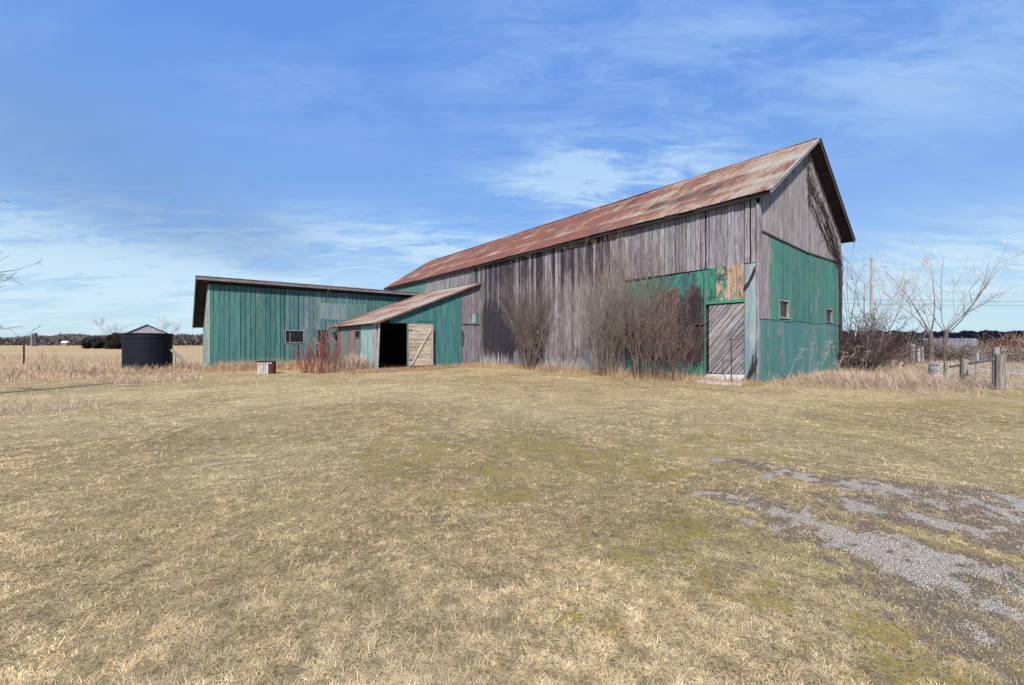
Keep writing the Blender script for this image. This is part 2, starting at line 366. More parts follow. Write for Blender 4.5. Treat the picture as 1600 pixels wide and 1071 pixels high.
def make_flaking():
    """old paint in patches: col = what shows where paint is gone, prm = (dark stain, share of paint lost, blue share)"""
    m, n = mat_new('flaking_paint')
    gx, gy, gr = n.sep(n.attr('guv'))[:3]; st, pe, bl = n.sep(n.attr('prm'))[:3]; oc = n.node('ShaderNodeTexCoord').outputs['Object']
    gv = n.xyz(gx, gy, n.m('MULTIPLY', gr, 3.7))
    grain = n.noise(n.v('MULTIPLY', gv, (40, 1.6, 1)), 1, 6, .65, .3)
    k = n.ramp(grain, .3, .7, .5, 1.3)
    a = n.noise(n.v('MULTIPLY', oc, (1.6, 1.9, 1.1)), 1, 6, .65, .5); b = n.noise(n.v('MULTIPLY', gv, (7, 2.2, 1)), 1, 7, .72, .8)
    lost = n.ramp(n.m('SUBTRACT', n.m('ADD', n.m('ADD', n.m('MULTIPLY', a, .55), n.m('MULTIPLY', b, .45)), pe), 1.0), -.02, .02)
    p = n.mix(n.ramp(n.noise(oc, 3.1, 5, .6), .4, .6), (.028, .165, .112, 1), (.055, .235, .175, 1))
    p = n.mix(n.m('MULTIPLY', bl, n.ramp(n.noise(n.v('MULTIPLY', oc, (1, 1.4, .7)), 1.3, 4, .6), .42, .55)), p, (.045, .07, .12, 1))
    wd = n.mix(1.0, n.attr('col'), n.xyz(k, k, k), 'MULTIPLY')
    c = n.mix(lost, p, wd)
    sm = n.ramp(n.m('SUBTRACT', n.m('ADD', n.noise(n.v('MULTIPLY', oc, (2.4, 2.8, 1.5)), 1, 7, .7, .4), st), 1.0), -.05, .12)
    c = n.mix(n.m('MULTIPLY', sm, .85), c, (.025, .018, .022, 1))
    vs_ = n.ramp(n.noise(n.v('MULTIPLY', gv, (34, 6, 1)), 1, 5, .7), .58, .70)
    c = n.mix(n.m('MULTIPLY', vs_, .5), c, (.22, .24, .21, 1))
    finish(n, c, .85, n.m('ADD', grain, n.m('MULTIPLY', lost, -.3)), .5, .012, spec=.2)
    return m
FLAKE = make_flaking(); WOOD = make_wood(); ROOF = make_roof(); PLAIN = make_plain('mottled_paint'); BLADE = make_blade('dry_grass_blade'); TWIG = make_plain('bark', .9, var=.3, scale=9, bstr=.4)
NEEDLE = make_blade('needle_foliage', .15); GROUND = make_ground(); IRON = make_plain('old_iron', .6, .3, .4, .35)
CONC = make_plain('concrete', .9, 0, .2, .22, 9, .5); POLY = make_plain('dark_tank_plastic', .62, 0, .14, .2, 1.2, .05)
def make_glass():
    m, n = mat_new('dusty_window_glass')
    oc = n.node('ShaderNodeTexCoord').outputs['Object']
    a = n.noise(oc, 7, 5, .6)
    finish(n, n.mix(n.ramp(a, .45, .75), (.008, .009, .014, 1), (.04, .045, .06, 1)), n.ramp(a, .3, .7, .15, .5), None, spec=.25)
    return m
GLASS = make_glass()

# ------------------------------------------------------------------ ground sheet
def graded(lo, hi, a, b, step, growth=1.075):
    xs = list(np.arange(a, b, step)); s = step
    while xs[-1] < hi: s *= growth; xs.append(xs[-1] + s)
    s = step; left = [xs[0]]
    while left[-1] > lo: s *= growth; left.append(left[-1] - s)
    return np.array(left[:0:-1] + xs)
gxs = graded(-4000, 4000, -4.5, 7.5, 0.06); gys = graded(-60, 5000, 1.0, 9.5, 0.06)
GX, GY = np.meshgrid(gxs, gys); nx, ny = len(gxs), len(gys)
def ground_color(X, Y):
    n = fbm(X * .35 + 3, Y * .35, 4)[..., None]; n2 = fbm(X * 1.7, Y * 1.7 + 40, 4)[..., None]
    c = np.array([.30, .225, .115]) * (1 - sst(n, .35, .7)) + np.array([.38, .30, .165]) * sst(n, .35, .7)
    c = c * (0.70 + 0.6 * n2)
    c = c * (.78 + .22 * sst(Y, 5, 14))[..., None]
    lx, ly = to_local(X, Y)
    near = (1 - sst(Y, 26, 40))[..., None]
    field = np.array([.43, .31, .165]) * (0.85 + .3 * fbm(X * .08, Y * .12, 3)[..., None])
    c = c * near + field * (1 - near)
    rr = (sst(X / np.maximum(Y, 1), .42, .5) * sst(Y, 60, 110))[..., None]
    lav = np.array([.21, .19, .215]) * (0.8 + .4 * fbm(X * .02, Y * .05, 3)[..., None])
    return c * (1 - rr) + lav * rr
gv = np.stack([GX, GY, gz(GX, GY)], -1).reshape(-1, 3)
i0 = (np.arange(ny - 1)[:, None] * nx + np.arange(nx - 1)[None]).ravel()
gq = np.stack([i0, i0 + 1, i0 + 1 + nx, i0 + nx], -1)
gprm = np.stack([gravel(GX, GY), moss_and_shade(GX, GY), dirt(GX, GY)], -1).reshape(-1, 3)
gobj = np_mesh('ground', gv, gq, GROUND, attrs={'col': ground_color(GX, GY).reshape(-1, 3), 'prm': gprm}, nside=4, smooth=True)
tag(gobj, 'flat dry lawn and stubble field running to the horizon', 'ground', kind='structure')

# ------------------------------------------------------------------ board walls
GREY = (.248, .232, .250); GREYD = (.15, .135, .155)
def jit(c, a=.12, r=random):
    k = 1 + r.uniform(-a, a); return tuple(x * k * (1 + r.uniform(-a, a) * .25) for x in c)
def boards(mb, P, u0, u1, zb, zt, wid, colf, seed, holes=(), gap=.008, off=.012, rag=.03, thick=.022, lean=.012, nrm=0.0, zf=None):
    """vertical boards along u; P(u, z, out) gives the point; zb / zt give bottom and top heights; holes are (u0, u1, z0, z1)"""
    r = random.Random(seed); cuts = sorted({h[0] for h in holes} | {h[1] for h in holes} | {u1})
    u = u0
    while u < u1 - 1e-4:
        ue = u + r.uniform(*wid)
        for c in cuts:
            if u + 1e-3 < c and ue > c - .05: ue = c; break
        ue = min(ue, u1)
        g0, g1 = gap * r.uniform(.3, 1.2), gap * r.uniform(.3, 1.2)
        if r.random() < .07: g1 += gap * 1.6
        L, Rr = u + g0, ue - g1; um = (u + ue) / 2
        o = nrm + r.uniform(0, off); col, prm = colf(um, r); sd = r.random() * 90; le = r.uniform(-lean, lean) * .5
        spans = [(zb(um) + r.uniform(-rag, rag) * 1.0, None)]
        hs = sorted([h for h in holes if h[0] < um < h[1]], key=lambda h: h[2])
        segs = []; z = spans[0][0]
        for h in hs:
            segs.append((z, h[2], False)); z = h[3]
        segs.append((z, None, True))
        for a, b, top in segs:
            tl = zt(L) if top else b; tr = zt(Rr) if top else b
            if min(tl, tr) - a < .03: continue
            K = max(1, int((max(tl, tr) - a) / (1.2 if zf is None else .35))); vs = []; g = []; pr_ = []
            for k in range(K + 1):
                f = k / K; oo = o + (r.uniform(-.006, .008) if (0 < k < K or not top) and k % 3 == 0 else .001)
                for uu, tt in ((L, tl), (Rr, tr)):
                    zz = a + (tt - a) * f
                    for th in (thick, 0):
                        vs.append(P(uu + (le if b is None else 0) * (1 - f), zz, oo + th)); g.append((uu - u + sd, zz + sd, sd)); pr_.append(zf(um, zz, prm) if zf else prm)
            fs = [(0, 1, 3, 2), (K * 4, K * 4 + 2, K * 4 + 3, K * 4 + 1)]
            for k in range(K):
                q = k * 4
                fs += [(q, q + 2, q + 6, q + 4), (q + 1, q + 5, q + 7, q + 3), (q, q + 4, q + 5, q + 1), (q + 2, q + 3, q + 7, q + 6)]
            b0 = len(mb.v); mb.raw(vs, fs, col, prm, g); mb.p[b0:] = pr_
        u = ue
def panel(mb, P, us, z0f, z1f, out, col=(.02, .02, .02)):
    """thin dark sheet added behind the boards so no light leaks through gaps"""
    vs = []
    for u in us: vs += [P(u, z0f(u), out), P(u, z1f(u), out), P(u, z0f(u), out - .02), P(u, z1f(u), out - .02)]
    fs = []
    for i in range(len(us) - 1):
        q = i * 4; fs += [(q, q + 4, q + 5, q + 1), (q + 2, q + 3, q + 7, q + 6), (q + 1, q + 5, q + 7, q + 3), (q, q + 2, q + 6, q + 4)]
    mb.raw(vs, fs, col, (0, 0, 0))

def Pside(u, z, o): return (-o, u, z)          # long side, faces -x
def Pfront(u, z, o): return (u, -o, z)         # gable side, faces -y
def corrugated(mb, e0, e1, r0, r1, nrow, col, prm, wave=.076, amp=.009, sag=.015, seed=0, per=4, guv0=0, thick=0.0, rag=0.0):
    """corrugated sheet from the eave line e0-e1 up to the ridge line r0-r1"""
    e0, e1, r0, r1 = map(Vector, (e0, e1, r0, r1)); L = (e1 - e0).length; n = int(L / wave * per); S = (r0 - e0).length
    nv = ((e1 - e0).cross(r0 - e0)).normalized()
    if nv.z < 0: nv = -nv
    rr = random.Random(seed); vs = []; g = []
    for j in range(nrow + 1):
        f = j / nrow
        for i in range(n + 1):
            a = i / n; p = (e0.lerp(e1, a)).lerp(r0.lerp(r1, a), f)
            s = a * L
            if j == 0 and rag: p = p - (r0 - e0).normalized() * rag * float(vn(math.floor(s / .66) * 7.7 + seed, 3.3))
            lift = .006 * (math.floor(s / .66) % 2)
            h = amp * math.sin(2 * math.pi * s / wave) + sag * (float(vn(s * .35 + seed, f * 2.5)) - .5) * 2 + lift
            vs.append(p + nv * h); g.append((s + guv0, f * S, 0))
    fs = [(j * (n + 1) + i, j * (n + 1) + i + 1, (j + 1) * (n + 1) + i + 1, (j + 1) * (n + 1) + i) for j in range(nrow) for i in range(n)]
    mb.raw(vs, fs, col, prm, g)
def slab(mb, a, b, c, d, t, col, prm=(0, 0, 0), guv=None):
    """slab with top face a b c d and thickness t downwards along its normal"""
    a, b, c, d = map(Vector, (a, b, c, d)); n = (b - a).cross(d - a).normalized()
    if n.z > 0: n = -n
    vs = [a, b, c, d] + [p + n * t for p in (a, b, c, d)]
    L = (b - a).length; S = (d - a).length; r = random.random() * 40
    g = [(r, r, r), (r, r + L, r), (r + S, r + L, r), (r + S, r, r)] * 2
    mb.raw(vs, [(0, 1, 2, 3), (7, 6, 5, 4), (0, 4, 5, 1), (1, 5, 6, 2), (2, 6, 7, 3), (3, 7, 4, 0)], col, prm, guv or g)
def window(parent, P, u0, u1, z0, z1, frame_col, fw=.07, prm=(.25, .02, .3), mull=None, glass=True, out=.035, name='window'):
    f = MB()
    def bx(a, b, c, d, o0, o1):
        p = P(a, c, o0); q = P(b, d, o1); lo = tuple(min(x, y) for x, y in zip(p, q)); hi = tuple(max(x, y) for x, y in zip(p, q))
        f.box(lo, hi, frame_col, prm, along=2 if d - c > b - a else (0 if P is Pfront else 1))
    bx(u0, u0 + fw, z0 + fw, z1 - fw, -.06, out); bx(u1 - fw, u1, z0 + fw, z1 - fw, -.06, out)
    bx(u0 - .02, u1 + .02, z1 - fw, z1, -.06, out + .012); bx(u0 - .03, u1 + .03, z0, z0 + fw, -.06, out + .03)
    if mull:
        for mu in mull: bx(mu - .015, mu + .015, z0 + fw, z1 - fw, -.035, -.005)
    w_ = f.build(name, WOOD, parent)
    if glass:
        g = MB(); p = P(u0 + fw * .8, z0 + fw * .8, -.02); q = P(u1 - fw * .8, z1 - fw * .8, -.012)
        g.box(tuple(min(x, y) for x, y in zip(p, q)), tuple(max(x, y) for x, y in zip(p, q)), (.02, .02, .03)); g.build('pane', GLASS, w_)
    return w_

# ================================================================== BARN
EZ, RZ, W, LEN = 6.6, 9.75, 9.13, 33.0; RX = W / 2; OV = .48; EV = .25; FEZ = 6.30
barn = empty('barn', (CX, CY, 0), ANG, 'long weathered grey timber barn with a rusty iron gable roof and green painted lower gable', 'barn')
def rz_at(x):                                   # underside of the roof deck at local x
    return (EZ + (RZ - EZ) * (x + EV) / (RX + EV) if x < RX else FEZ + (RZ - FEZ) * (W + .35 - x) / (W + .35 - RX)) - .10
rnd = random.Random(3)
GB = lambda u: -.35
# long side wall: colour story along t
def side_col(u, r):
    if u > 25.1: return jit((.09, .19, .17), .12, r), (.1, .12 + r.random() * .1, .15)
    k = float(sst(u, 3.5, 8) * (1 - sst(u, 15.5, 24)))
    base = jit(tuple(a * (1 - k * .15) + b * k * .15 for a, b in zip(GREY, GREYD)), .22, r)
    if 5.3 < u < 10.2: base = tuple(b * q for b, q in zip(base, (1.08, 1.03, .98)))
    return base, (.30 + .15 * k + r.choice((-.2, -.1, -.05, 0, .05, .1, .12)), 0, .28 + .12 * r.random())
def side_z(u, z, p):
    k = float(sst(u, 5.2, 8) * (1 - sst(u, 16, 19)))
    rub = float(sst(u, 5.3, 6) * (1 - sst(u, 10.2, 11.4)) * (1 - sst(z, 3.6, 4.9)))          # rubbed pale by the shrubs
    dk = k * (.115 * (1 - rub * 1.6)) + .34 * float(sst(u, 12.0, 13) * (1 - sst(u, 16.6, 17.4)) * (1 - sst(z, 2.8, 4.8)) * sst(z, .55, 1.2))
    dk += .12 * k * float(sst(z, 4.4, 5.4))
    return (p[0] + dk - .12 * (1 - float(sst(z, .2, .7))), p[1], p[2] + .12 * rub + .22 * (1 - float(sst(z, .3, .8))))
DOORH = 4.26
mb = MB()
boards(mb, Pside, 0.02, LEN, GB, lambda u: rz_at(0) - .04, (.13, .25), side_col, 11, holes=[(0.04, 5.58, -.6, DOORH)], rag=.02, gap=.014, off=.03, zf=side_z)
panel(mb, Pside, [1.75, 5.58, LEN - .05], GB, lambda u: rz_at(0) - .06, -.03, (.018, .016, .02))
panel(mb, Pside, [0.06, 1.74], lambda u: 2.8, lambda u: rz_at(0) - .06, -.03, (.018, .016, .02))
mb.build('side_wall', WOOD, barn)
# unweathered tan board tops just under the eave
r = random.Random(8); u = 5.7
while u < 12.5:
    wd = r.uniform(.17, .3)
    h = r.uniform(.16, .40) * (1.25 if u < 7.6 else .85)
    if r.random() < .7:
        mb = MB(); mb.box((-.0445 - r.random() * .003, u + .01, rz_at(0) - .05 - h), (-.036, u + wd - .01, rz_at(0) - .045), jit((.38, .26, .17), .2, r), (.36, 0, .3)); mb.build('board_top', WOOD, barn)
    u += wd
# far walls
mb = MB()
def far_col(u, r): return jit(GREY, .15, r), (.25, 0, .2)
boards(mb, lambda u, z, o: (W + o, u, z), 0.02, LEN, GB, lambda u: rz_at(W) - .04, (.25, .4), far_col, 12)
mb.box((W - .05, .03, -.3), (W - .02, LEN - .05, rz_at(W) - .1), (.02, .02, .02))
mb.build('rear_side_wall', WOOD, barn)
mb = MB()
boards(mb, lambda u, z, o: (u, LEN + o, z), 0.02, W, GB, lambda u: rz_at(u) - .03, (.25, .4), far_col, 13)
panel(mb, lambda u, z, o: (u, LEN + o, z), [.05, RX, W - .05], GB, lambda u: rz_at(u) - .08, -.03)
mb.build('rear_gable_wall', WOOD, barn)
# front gable: grey upper boards lapping over green boards
WIN = [(1.74, 2.66, 2.36, 3.06), (6.95, 7.85, 2.36, 2.98)]
lapz = lambda u: 5.37 - .13 * math.sin(min(u / W * 1.15, 1) * math.pi) - .12 * u / W
mb = MB()
def up_col(u, r): return jit((.238, .222, .232), .12, r), (.22 + r.uniform(-.04, .06) + (.12 if u < 1.5 else 0), 0, .22)
boards(mb, Pfront, 0.02, W - .02, lapz, lambda u: rz_at(u) - .03, (.13, .24), up_col, 21, gap=.011, rag=.012, nrm=.045)
panel(mb, Pfront, [.05, RX, W - .05], lambda u: lapz(u) + .05, lambda u: rz_at(u) - .08, -.03)
mb.bar((0.0, -.075, lapz(0) - .015), (W * .5, -.075, lapz(W * .5) - .015), .03, .05, (.05, .04, .05)); mb.bar((W * .5, -.075, lapz(W * .5) - .015), (W, -.075, lapz(W) - .015), .03, .05, (.05, .04, .05))
mb.build('upper_gable_wall', WOOD, barn)
mb = MB()
def mid_col(u, r):
    if u < .93: return jit((.240, .225, .245), .06, r), (.15, 0, .3)
    return jit((.040, .150, .128), .16, r), (.24 + (.14 if r.random() < .15 else 0), .40 + .12 * r.random() if r.random() < .3 else .2 + .12 * r.random(), .22)
boards(mb, Pfront, 0.02, W - .02, lambda u: 2.27 + .02 * math.sin(u * 2), lambda u: lapz(u) + .06, (.13, .26), mid_col, 22, holes=[(w_[0], w_[1], w_[2], w_[3]) for w_ in WIN] + [(.93, .931, 9, 9)], gap=.012, rag=.015, nrm=.022, lean=.02)
panel(mb, Pfront, [.05, 1.74], lambda u: 2.2, lambda u: lapz(u) + .03, -.03); panel(mb, Pfront, [2.66, 6.95], lambda u: 2.2, lambda u: lapz(u) + .03, -.03); panel(mb, Pfront, [7.85, W - .05], lambda u: 2.2, lambda u: lapz(u) + .03, -.03)
panel(mb, Pfront, [1.745, 2.655], lambda u: 3.06, lambda u: lapz(u) + .03, -.03); panel(mb, Pfront, [6.955, 7.845], lambda u: 2.98, lambda u: lapz(u) + .03, -.03)
mb.build('middle_gable_wall', WOOD, barn)
mb = MB()
def low_col(u, r): return jit((.048, .146, .146), .15, r), (.24 + (.14 if r.random() < .15 else 0), .40 + .10 * r.random() if r.random() < .25 else .16 + .14 * r.random(), .24)
boards(mb, Pfront, 0.02, W - .02, lambda u: -.12 + .1 * u / W, lambda u: 2.345, (.14, .30), low_col, 23, holes=[(w_[0], w_[1], w_[2], 9) for w_ in WIN], gap=.012, rag=.03, lean=.04)
panel(mb, Pfront, [.05, W - .05], lambda u: -.3, lambda u: 2.3, -.03)
mb.build('lower_gable_wall', WOOD, barn)
o = window(barn, Pfront, 1.74, 2.66, 2.36, 3.06, (.32, .30, .26), .05, (.3, 0, .4), None, out=.06)
o['label'] = 'small window with pale frame nearer the corner'
o = window(barn, Pfront, 6.95, 7.85, 2.36, 2.98, (.26, .24, .22), .05, (.35, 0, .3), None, out=.06)
o['label'] = 'small window with grey frame farther from the corner'
# patched corner board
mb = MB(); mb.box((-.075, -.072, -.2), (-.05, .02, 6.3), GREY, (.3, 0, .25)); mb.box((-.05, -.095, 2.3), (.10, -.075, 6.35), (.22, .20, .24), (.25, 0, .3)); mb.box((-.05, -.060, -.1), (.09, -.052, 2.3), (.07, .17, .19), (.2, .2, .2))
mb.build('corner_board', WOOD, barn)

# the great door on the long side: faded green with heavy paint loss
gd = MB()
def door_col(u, r):
    c = r.choice(((.13, .062, .055), (.10, .075, .075), (.055, .055, .085), (.16, .10, .085)))
    if u > 4.2: return jit(c, .2, r), (.44 + r.uniform(-.04, .06), .50, .2)
    return jit(c, .2, r), (.53 + r.uniform(-.05, .06), .52 + r.uniform(-.03, .05), .6)
def door_z(u, z, p):
    lo = float(1 - sst(z, 2.4, 3.4)) * float(sst(z, .55, .9)); hi = float(sst(z, 3.3, 3.9)); ft = 1 - float(sst(z, .35, .6))
    return (p[0] + .10 * lo - .16 * hi - .2 * ft, p[1] + .07 * lo - .12 * hi - .2 * ft, p[2])
boards(gd, Pside, 1.84, 5.56, lambda u: .10, lambda u: 4.28 - .03 * u, (.2, .34), door_col, 31, gap=.010, off=.02, rag=.05, zf=door_z)
gd.box((-.055, 1.84, .02), (-.035, 5.5, .14), (.12, .10, .09), (.2, .3, 0), along=1)
gdo = gd.build('barn_door', FLAKE, barn); gdo['label'] = 'wide plank door with peeling green and dark brown paint'
mb = MB(); mb.bar((-.062, 1.86, .15), (-.062, 1.86, 4.15), .07, .03, (.05, .15, .12), (.3, .35, .1)); mb.bar((-.062, 3.55, .3), (-.062, 3.55, 4.15), .05, .02, (.05, .12, .11), (.45, .4, .1)); mb.build('door_batten', WOOD, gdo)
mb = MB(); mb.box((-.085, 1.8, 2.12), (-.05, 2.25, 2.17), (.05, .025, .02)); mb.build('hinge', IRON, gdo)
# peeled hatch panel above the small door
hp = MB()
def hatch_col(u, r): return r.choice(((.46, .30, .20), (.50, .33, .26), (.40, .27, .19))), (.445, .535 + r.uniform(-.02, .05) - (.10 if u > 1.35 else 0), 0)
boards(hp, Pside, .44, 1.78, lambda u: 3.0, lambda u: 4.26, (.2, .27), hatch_col, 33, gap=.007, off=.01, rag=.0, nrm=.02)
hpo = hp.build('hatch_panel', FLAKE, barn); hpo['label'] = 'square hatch with green paint peeled off tan wood'
mb = MB(); mb.box((-.085, .40, 2.90), (-.02, 1.84, 3.0), (.04, .21, .14), (.15, .12, .2), along=1); mb.box((-.075, 1.78, 3.0), (-.02, 1.84, 4.2), (.06, .20, .15), (.25, .3, .3))
mb.build('hatch_frame', WOOD, hpo)
# small door of diagonal boards
sd = MB(); r = random.Random(40); u0, u1, z0, z1 = .45, 1.72, .30, 2.86
st = .165; k = -1.5
def clip_poly(poly, a, b, c):
    out = []
    for i in range(len(poly)):
        p, q = poly[i], poly[(i + 1) % len(poly)]; fp = a * p[0] + b * p[1] - c; fq = a * q[0] + b * q[1] - c
        if fp >= 0: out.append(p)
        if fp * fq < 0: t = fp / (fp - fq); out.append((p[0] + (q[0] - p[0]) * t, p[1] + (q[1] - p[1]) * t))
    return out
# boards rise towards the corner (smaller u), at 50 degrees
dx_, dz_ = -math.cos(R(50)), math.sin(R(50)); px_, pz_ = dz_, -dx_
k = -3.0
while k < 4.5:
    wd = r.uniform(.10, .2); poly = [(u0, z0), (u1, z0), (u1, z1), (u0, z1)]
    poly = clip_poly(poly, px_, pz_, k + .009 + r.random() * .008); poly = clip_poly(poly, -px_, -pz_, -(k + wd - .009)) if len(poly) > 2 else []
    if len(poly) > 2:
        o_ = .012 + r.random() * .012; n_ = len(poly); sd_ = r.random() * 50
        vs = [(-o_ - .02, a, b) for a, b in poly] + [(-o_ + .01, a, b) for a, b in poly]
        g = [(a * px_ + b * pz_ + sd_, a * dx_ + b * dz_ + sd_, sd_) for a, b in poly] * 2
        sd.raw(vs, [tuple(range(n_)), tuple(range(n_, 2 * n_))[::-1]] + [(i, (i + 1) % n_, n_ + (i + 1) % n_, n_ + i) for i in range(n_)], jit((.29, .275, .28), .22, r), (.32 + r.random() * .16, 0, .36), g)
    k += wd
sd.box((.005, u0, z0), (.02, u1, z1), (.015, .013, .015))
sdo = sd.build('door', WOOD, barn); sdo['label'] = 'narrow grey door of diagonal boards'
mb = MB(); r = random.Random(2)
mb.raw([(-.05, .42, .30), (-.05, 1.76, .26), (-.30, 1.90, .04), (-.30, .50, .0), (-.02, .42, .27), (-.02, 1.76, .22), (-.27, 1.90, .0), (-.27, .50, -.04)], [(0, 1, 2, 3), (7, 6, 5, 4), (0, 4, 5, 1), (1, 5, 6, 2), (2, 6, 7, 3), (3, 7, 4, 0)], (.42, .42, .44), (.2, 0, .5), [(0, 0, 1), (0, 1.3, 1), (.4, 1.3, 1), (.4, 0, 1)] * 2)
mb.build('door_sill', WOOD, barn)
# pale sheet patch beside the door, split and curled at its foot
mb = MB(); vs = []; zs = [.02, .25, .5, .8, 1.2, 1.7, 2.4, 3.0, 3.5, 3.8, 4.0, 4.22]
curl = lambda z: .16 * math.exp(-((z - .75) / .45) ** 2)
edge = [(.33, .06), (.22, .03), (.12, .0), (.05, .02), (.03, .03)]
def Lf(z): return .42
def Rf(z): return .035 + (.30 * max(0, 1 - (z - .02) / .75) if z < .77 else 0)
for z in zs:
    for f in (0, .25, .5, .75, 1):
        u = Lf(z) + (Rf(z) - Lf(z)) * f
        vs.append((-.055 - .02 * math.sin(f * 3.14) - curl(z) * f ** 3, u, z))
mb.raw(vs, [(i * 5 + j, i * 5 + j + 1, i * 5 + j + 6, i * 5 + j + 5) for i in range(len(zs) - 1) for j in range(4)], (.235, .305, .32), (.30, .22, .40), [(v[1], v[2], 4.4) for v in vs])
po = mb.build('patch_panel', WOOD, barn); po['label'] = 'pale blue grey sheet patch with split curled foot'
sm = po.modifiers.new('t', 'SOLIDIFY'); sm.thickness = .012
mb = MB()
for sg in (((.35, 3.05), (.26, 3.4), (.10, 4.05)), ):
    vs = [(-.085, .43, 3.25), (-.085, .43, 3.45), (-.085, .28, 3.62), (-.085, .13, 3.98), (-.085, .05, 4.15), (-.085, .05, 3.92), (-.085, .12, 3.72), (-.085, .27, 3.42)]
    mb.raw(vs + [(-.06, v[1], v[2]) for v in vs], [tuple(range(8)), tuple(range(8, 16))[::-1]] + [(i, (i + 1) % 8, 8 + (i + 1) % 8, 8 + i) for i in range(8)], (.03, .022, .02))
mb.build('torn_gap', PLAIN, po); mb = MB(); rg = random.Random(4); cz = [.03, .15, .3, .45, .6, .75, .9, 1.05]
vs = [(-.10 - .12 * math.sin((z) / 1.1 * 3.14), Rf(z) + .05 + rg.uniform(-.02, .03), z) for z in cz] + [(-.10 - .12 * math.sin(z / 1.1 * 3.14), Rf(z) - .13 * math.sin((z + .05) / 1.15 * 3.14) + rg.uniform(-.02, .02), z) for z in cz]
nn = len(cz); mb.raw(vs, [(i, i + 1, nn + i + 1, nn + i) for i in range(nn - 1)], (.03, .024, .026))
mb.build('torn_gap', PLAIN, po)
mb = MB(); boards(mb, Pside, .03, .44, lambda u: -.1, lambda u: 4.24, (.18, .25), lambda u, r: ((.10, .20, .20), (.45, .3, .3)), 35, off=.004)
mb.build('corner_wall_strip', WOOD, barn)

# roof
roof = MB()
corrugated(roof, (-EV, -OV, EZ), (-EV, LEN + .4, EZ), (RX, -OV, RZ), (RX, LEN + .4, RZ), 14, (1, 1, 1), (.6, .005, 0), seed=4, rag=.05, sag=.035)
corrugated(roof, (W + .35, -OV, FEZ), (W + .35, LEN + .4, FEZ), (RX, -OV, RZ), (RX, LEN + .4, RZ), 6, (1, 1, 1), (.3, .03, 0), seed=9, rag=.05, wave=.2, amp=.012)
roofo = roof.build('roof', ROOF, barn)
mb = MB(); mb.box((-EV + .03, -OV + .05, EZ - .17), (-EV + .055, LEN + .3, EZ - .02), (.030, .025, .026), (.3, 0, 0), along=1); mb.build('eave_shadow_strip', WOOD, roofo)  # near-black strip added to paint the shadow line under the eave
mb = MB(); y = -OV + .02; r = random.Random(6)
while y < LEN + .38:
    y2 = min(y + 2.4, LEN + .39)
    for sx, ez_, ex in ((-1, EZ, -EV), (1, FEZ, W + .35)):
        d_ = Vector((ex - RX, 0, ez_ - RZ)).normalized()
        a = Vector((RX, y, RZ + .045)); b = Vector((RX, y2 + .03, RZ + .045)); q = d_ * .17
        slab(mb, a, b, b + q, a + q, .006, (.3, .3, .3), (.3, .03 + r.uniform(-.1, .1), 0), [(y, .1, 0), (y2, .1, 0), (y2, .3, 0), (y, .3, 0)] * 2)
    y = y2
mb.build('ridge_cap', ROOF, roofo)
mb = MB(); r = random.Random(7)     # deck boards and rafters under the iron
DK = (.045, .038, .036)
for ez_, ex, wx in ((EZ, -EV, 0), (FEZ, W + .35, W)):
    top = Vector((RX, 0, RZ - .03)); bot = Vector((ex, 0, ez_ - .03)); S = (top - bot).length; nb = int(S / .24)
    for i in range(nb):
        a = bot.lerp(top, (i + .03) / nb); b = bot.lerp(top, (i + .97) / nb)
        slab(mb, a + Vector((0, -OV + .03 + r.random() * .03, 0)), a + Vector((0, LEN + .35, 0)), b + Vector((0, LEN + .35, 0)), b + Vector((0, -OV + .03 + r.random() * .03, 0)), .025, jit(DK, .3, r))
    yy = .15
    while yy < LEN:
        a = Vector((ex + (.06 if ex < 0 else -.06), yy, ez_ - .11)); b = Vector((wx + (.4 if ex < 0 else -.4), yy, 0)); b.z = ez_ - .11 + (RZ - ez_) * abs(b.x - ex) / abs(RX - ex)
        mb.bar(a, b, .07, .10, jit(DK, .3, r)); yy += .61
mb.build('roof_deck', WOOD, roofo)
mb = MB()
for ex, ez_ in ((-EV, EZ), (W + .35, FEZ)):
    mb.bar((ex, -OV - .012, ez_ - .06), (RX, -OV - .012, RZ - .06), .03, .13, (.26, .25, .26) if ex < 0 else (.09, .075, .075), (.3, 0, .3))
    mb.bar((ex, -OV - .03, ez_ + .012), (RX, -OV - .03, RZ + .012), .07, .03, (.30, .29, .29) if ex < 0 else (.10, .08, .08), (.25, 0, .3))
mb.build('rake_board', WOOD, roofo)

# ================================================================== vines on the gable
def rot_about(v, ax, a): return Matrix.Rotation(a, 3, ax) @ v
vine = empty('bare_vine', (*to_world(5.5, -.15), 0), ANG, 'dark bare climbing vine clinging under the right slope of the barn gable', 'vine')
mb = MB(); r = random.Random(77)
def vp(u, z, o): return (u - 5.5, .15 - .08 - o, z)
def vine_path(u, z, a, L, rad, dep):
    pts = []; rs = []; st = .16; n = int(L / st)
    for i in range(n):
        if u > W + .15 or u < 3.6 or z > rz_at(min(max(u, 0), W)) - .05: 
            if u > W + .15 or z > rz_at(min(max(u, 0), W)) - .05: a = math.pi * .5 + (math.pi - a) * .3; u -= .07; z -= .03
        if z > rz_at(min(max(u, 0), W)) - .08: break
        pts.append(vp(u, z, .01 + r.random() * .035)); rs.append(rad * (1 - .7 * i / n))
        a += r.uniform(-.42, .42); u += math.cos(a) * st; z += math.sin(a) * st
        if dep and r.random() < .16: vine_path(u, z, a + r.choice((-1, 1)) * r.uniform(.5, 1.3), L * r.uniform(.15, .35), rad * .6, dep - 1)
    if len(pts) > 2: mb.tube(pts, rs, 3, jit((.045, .033, .035), .3, r))
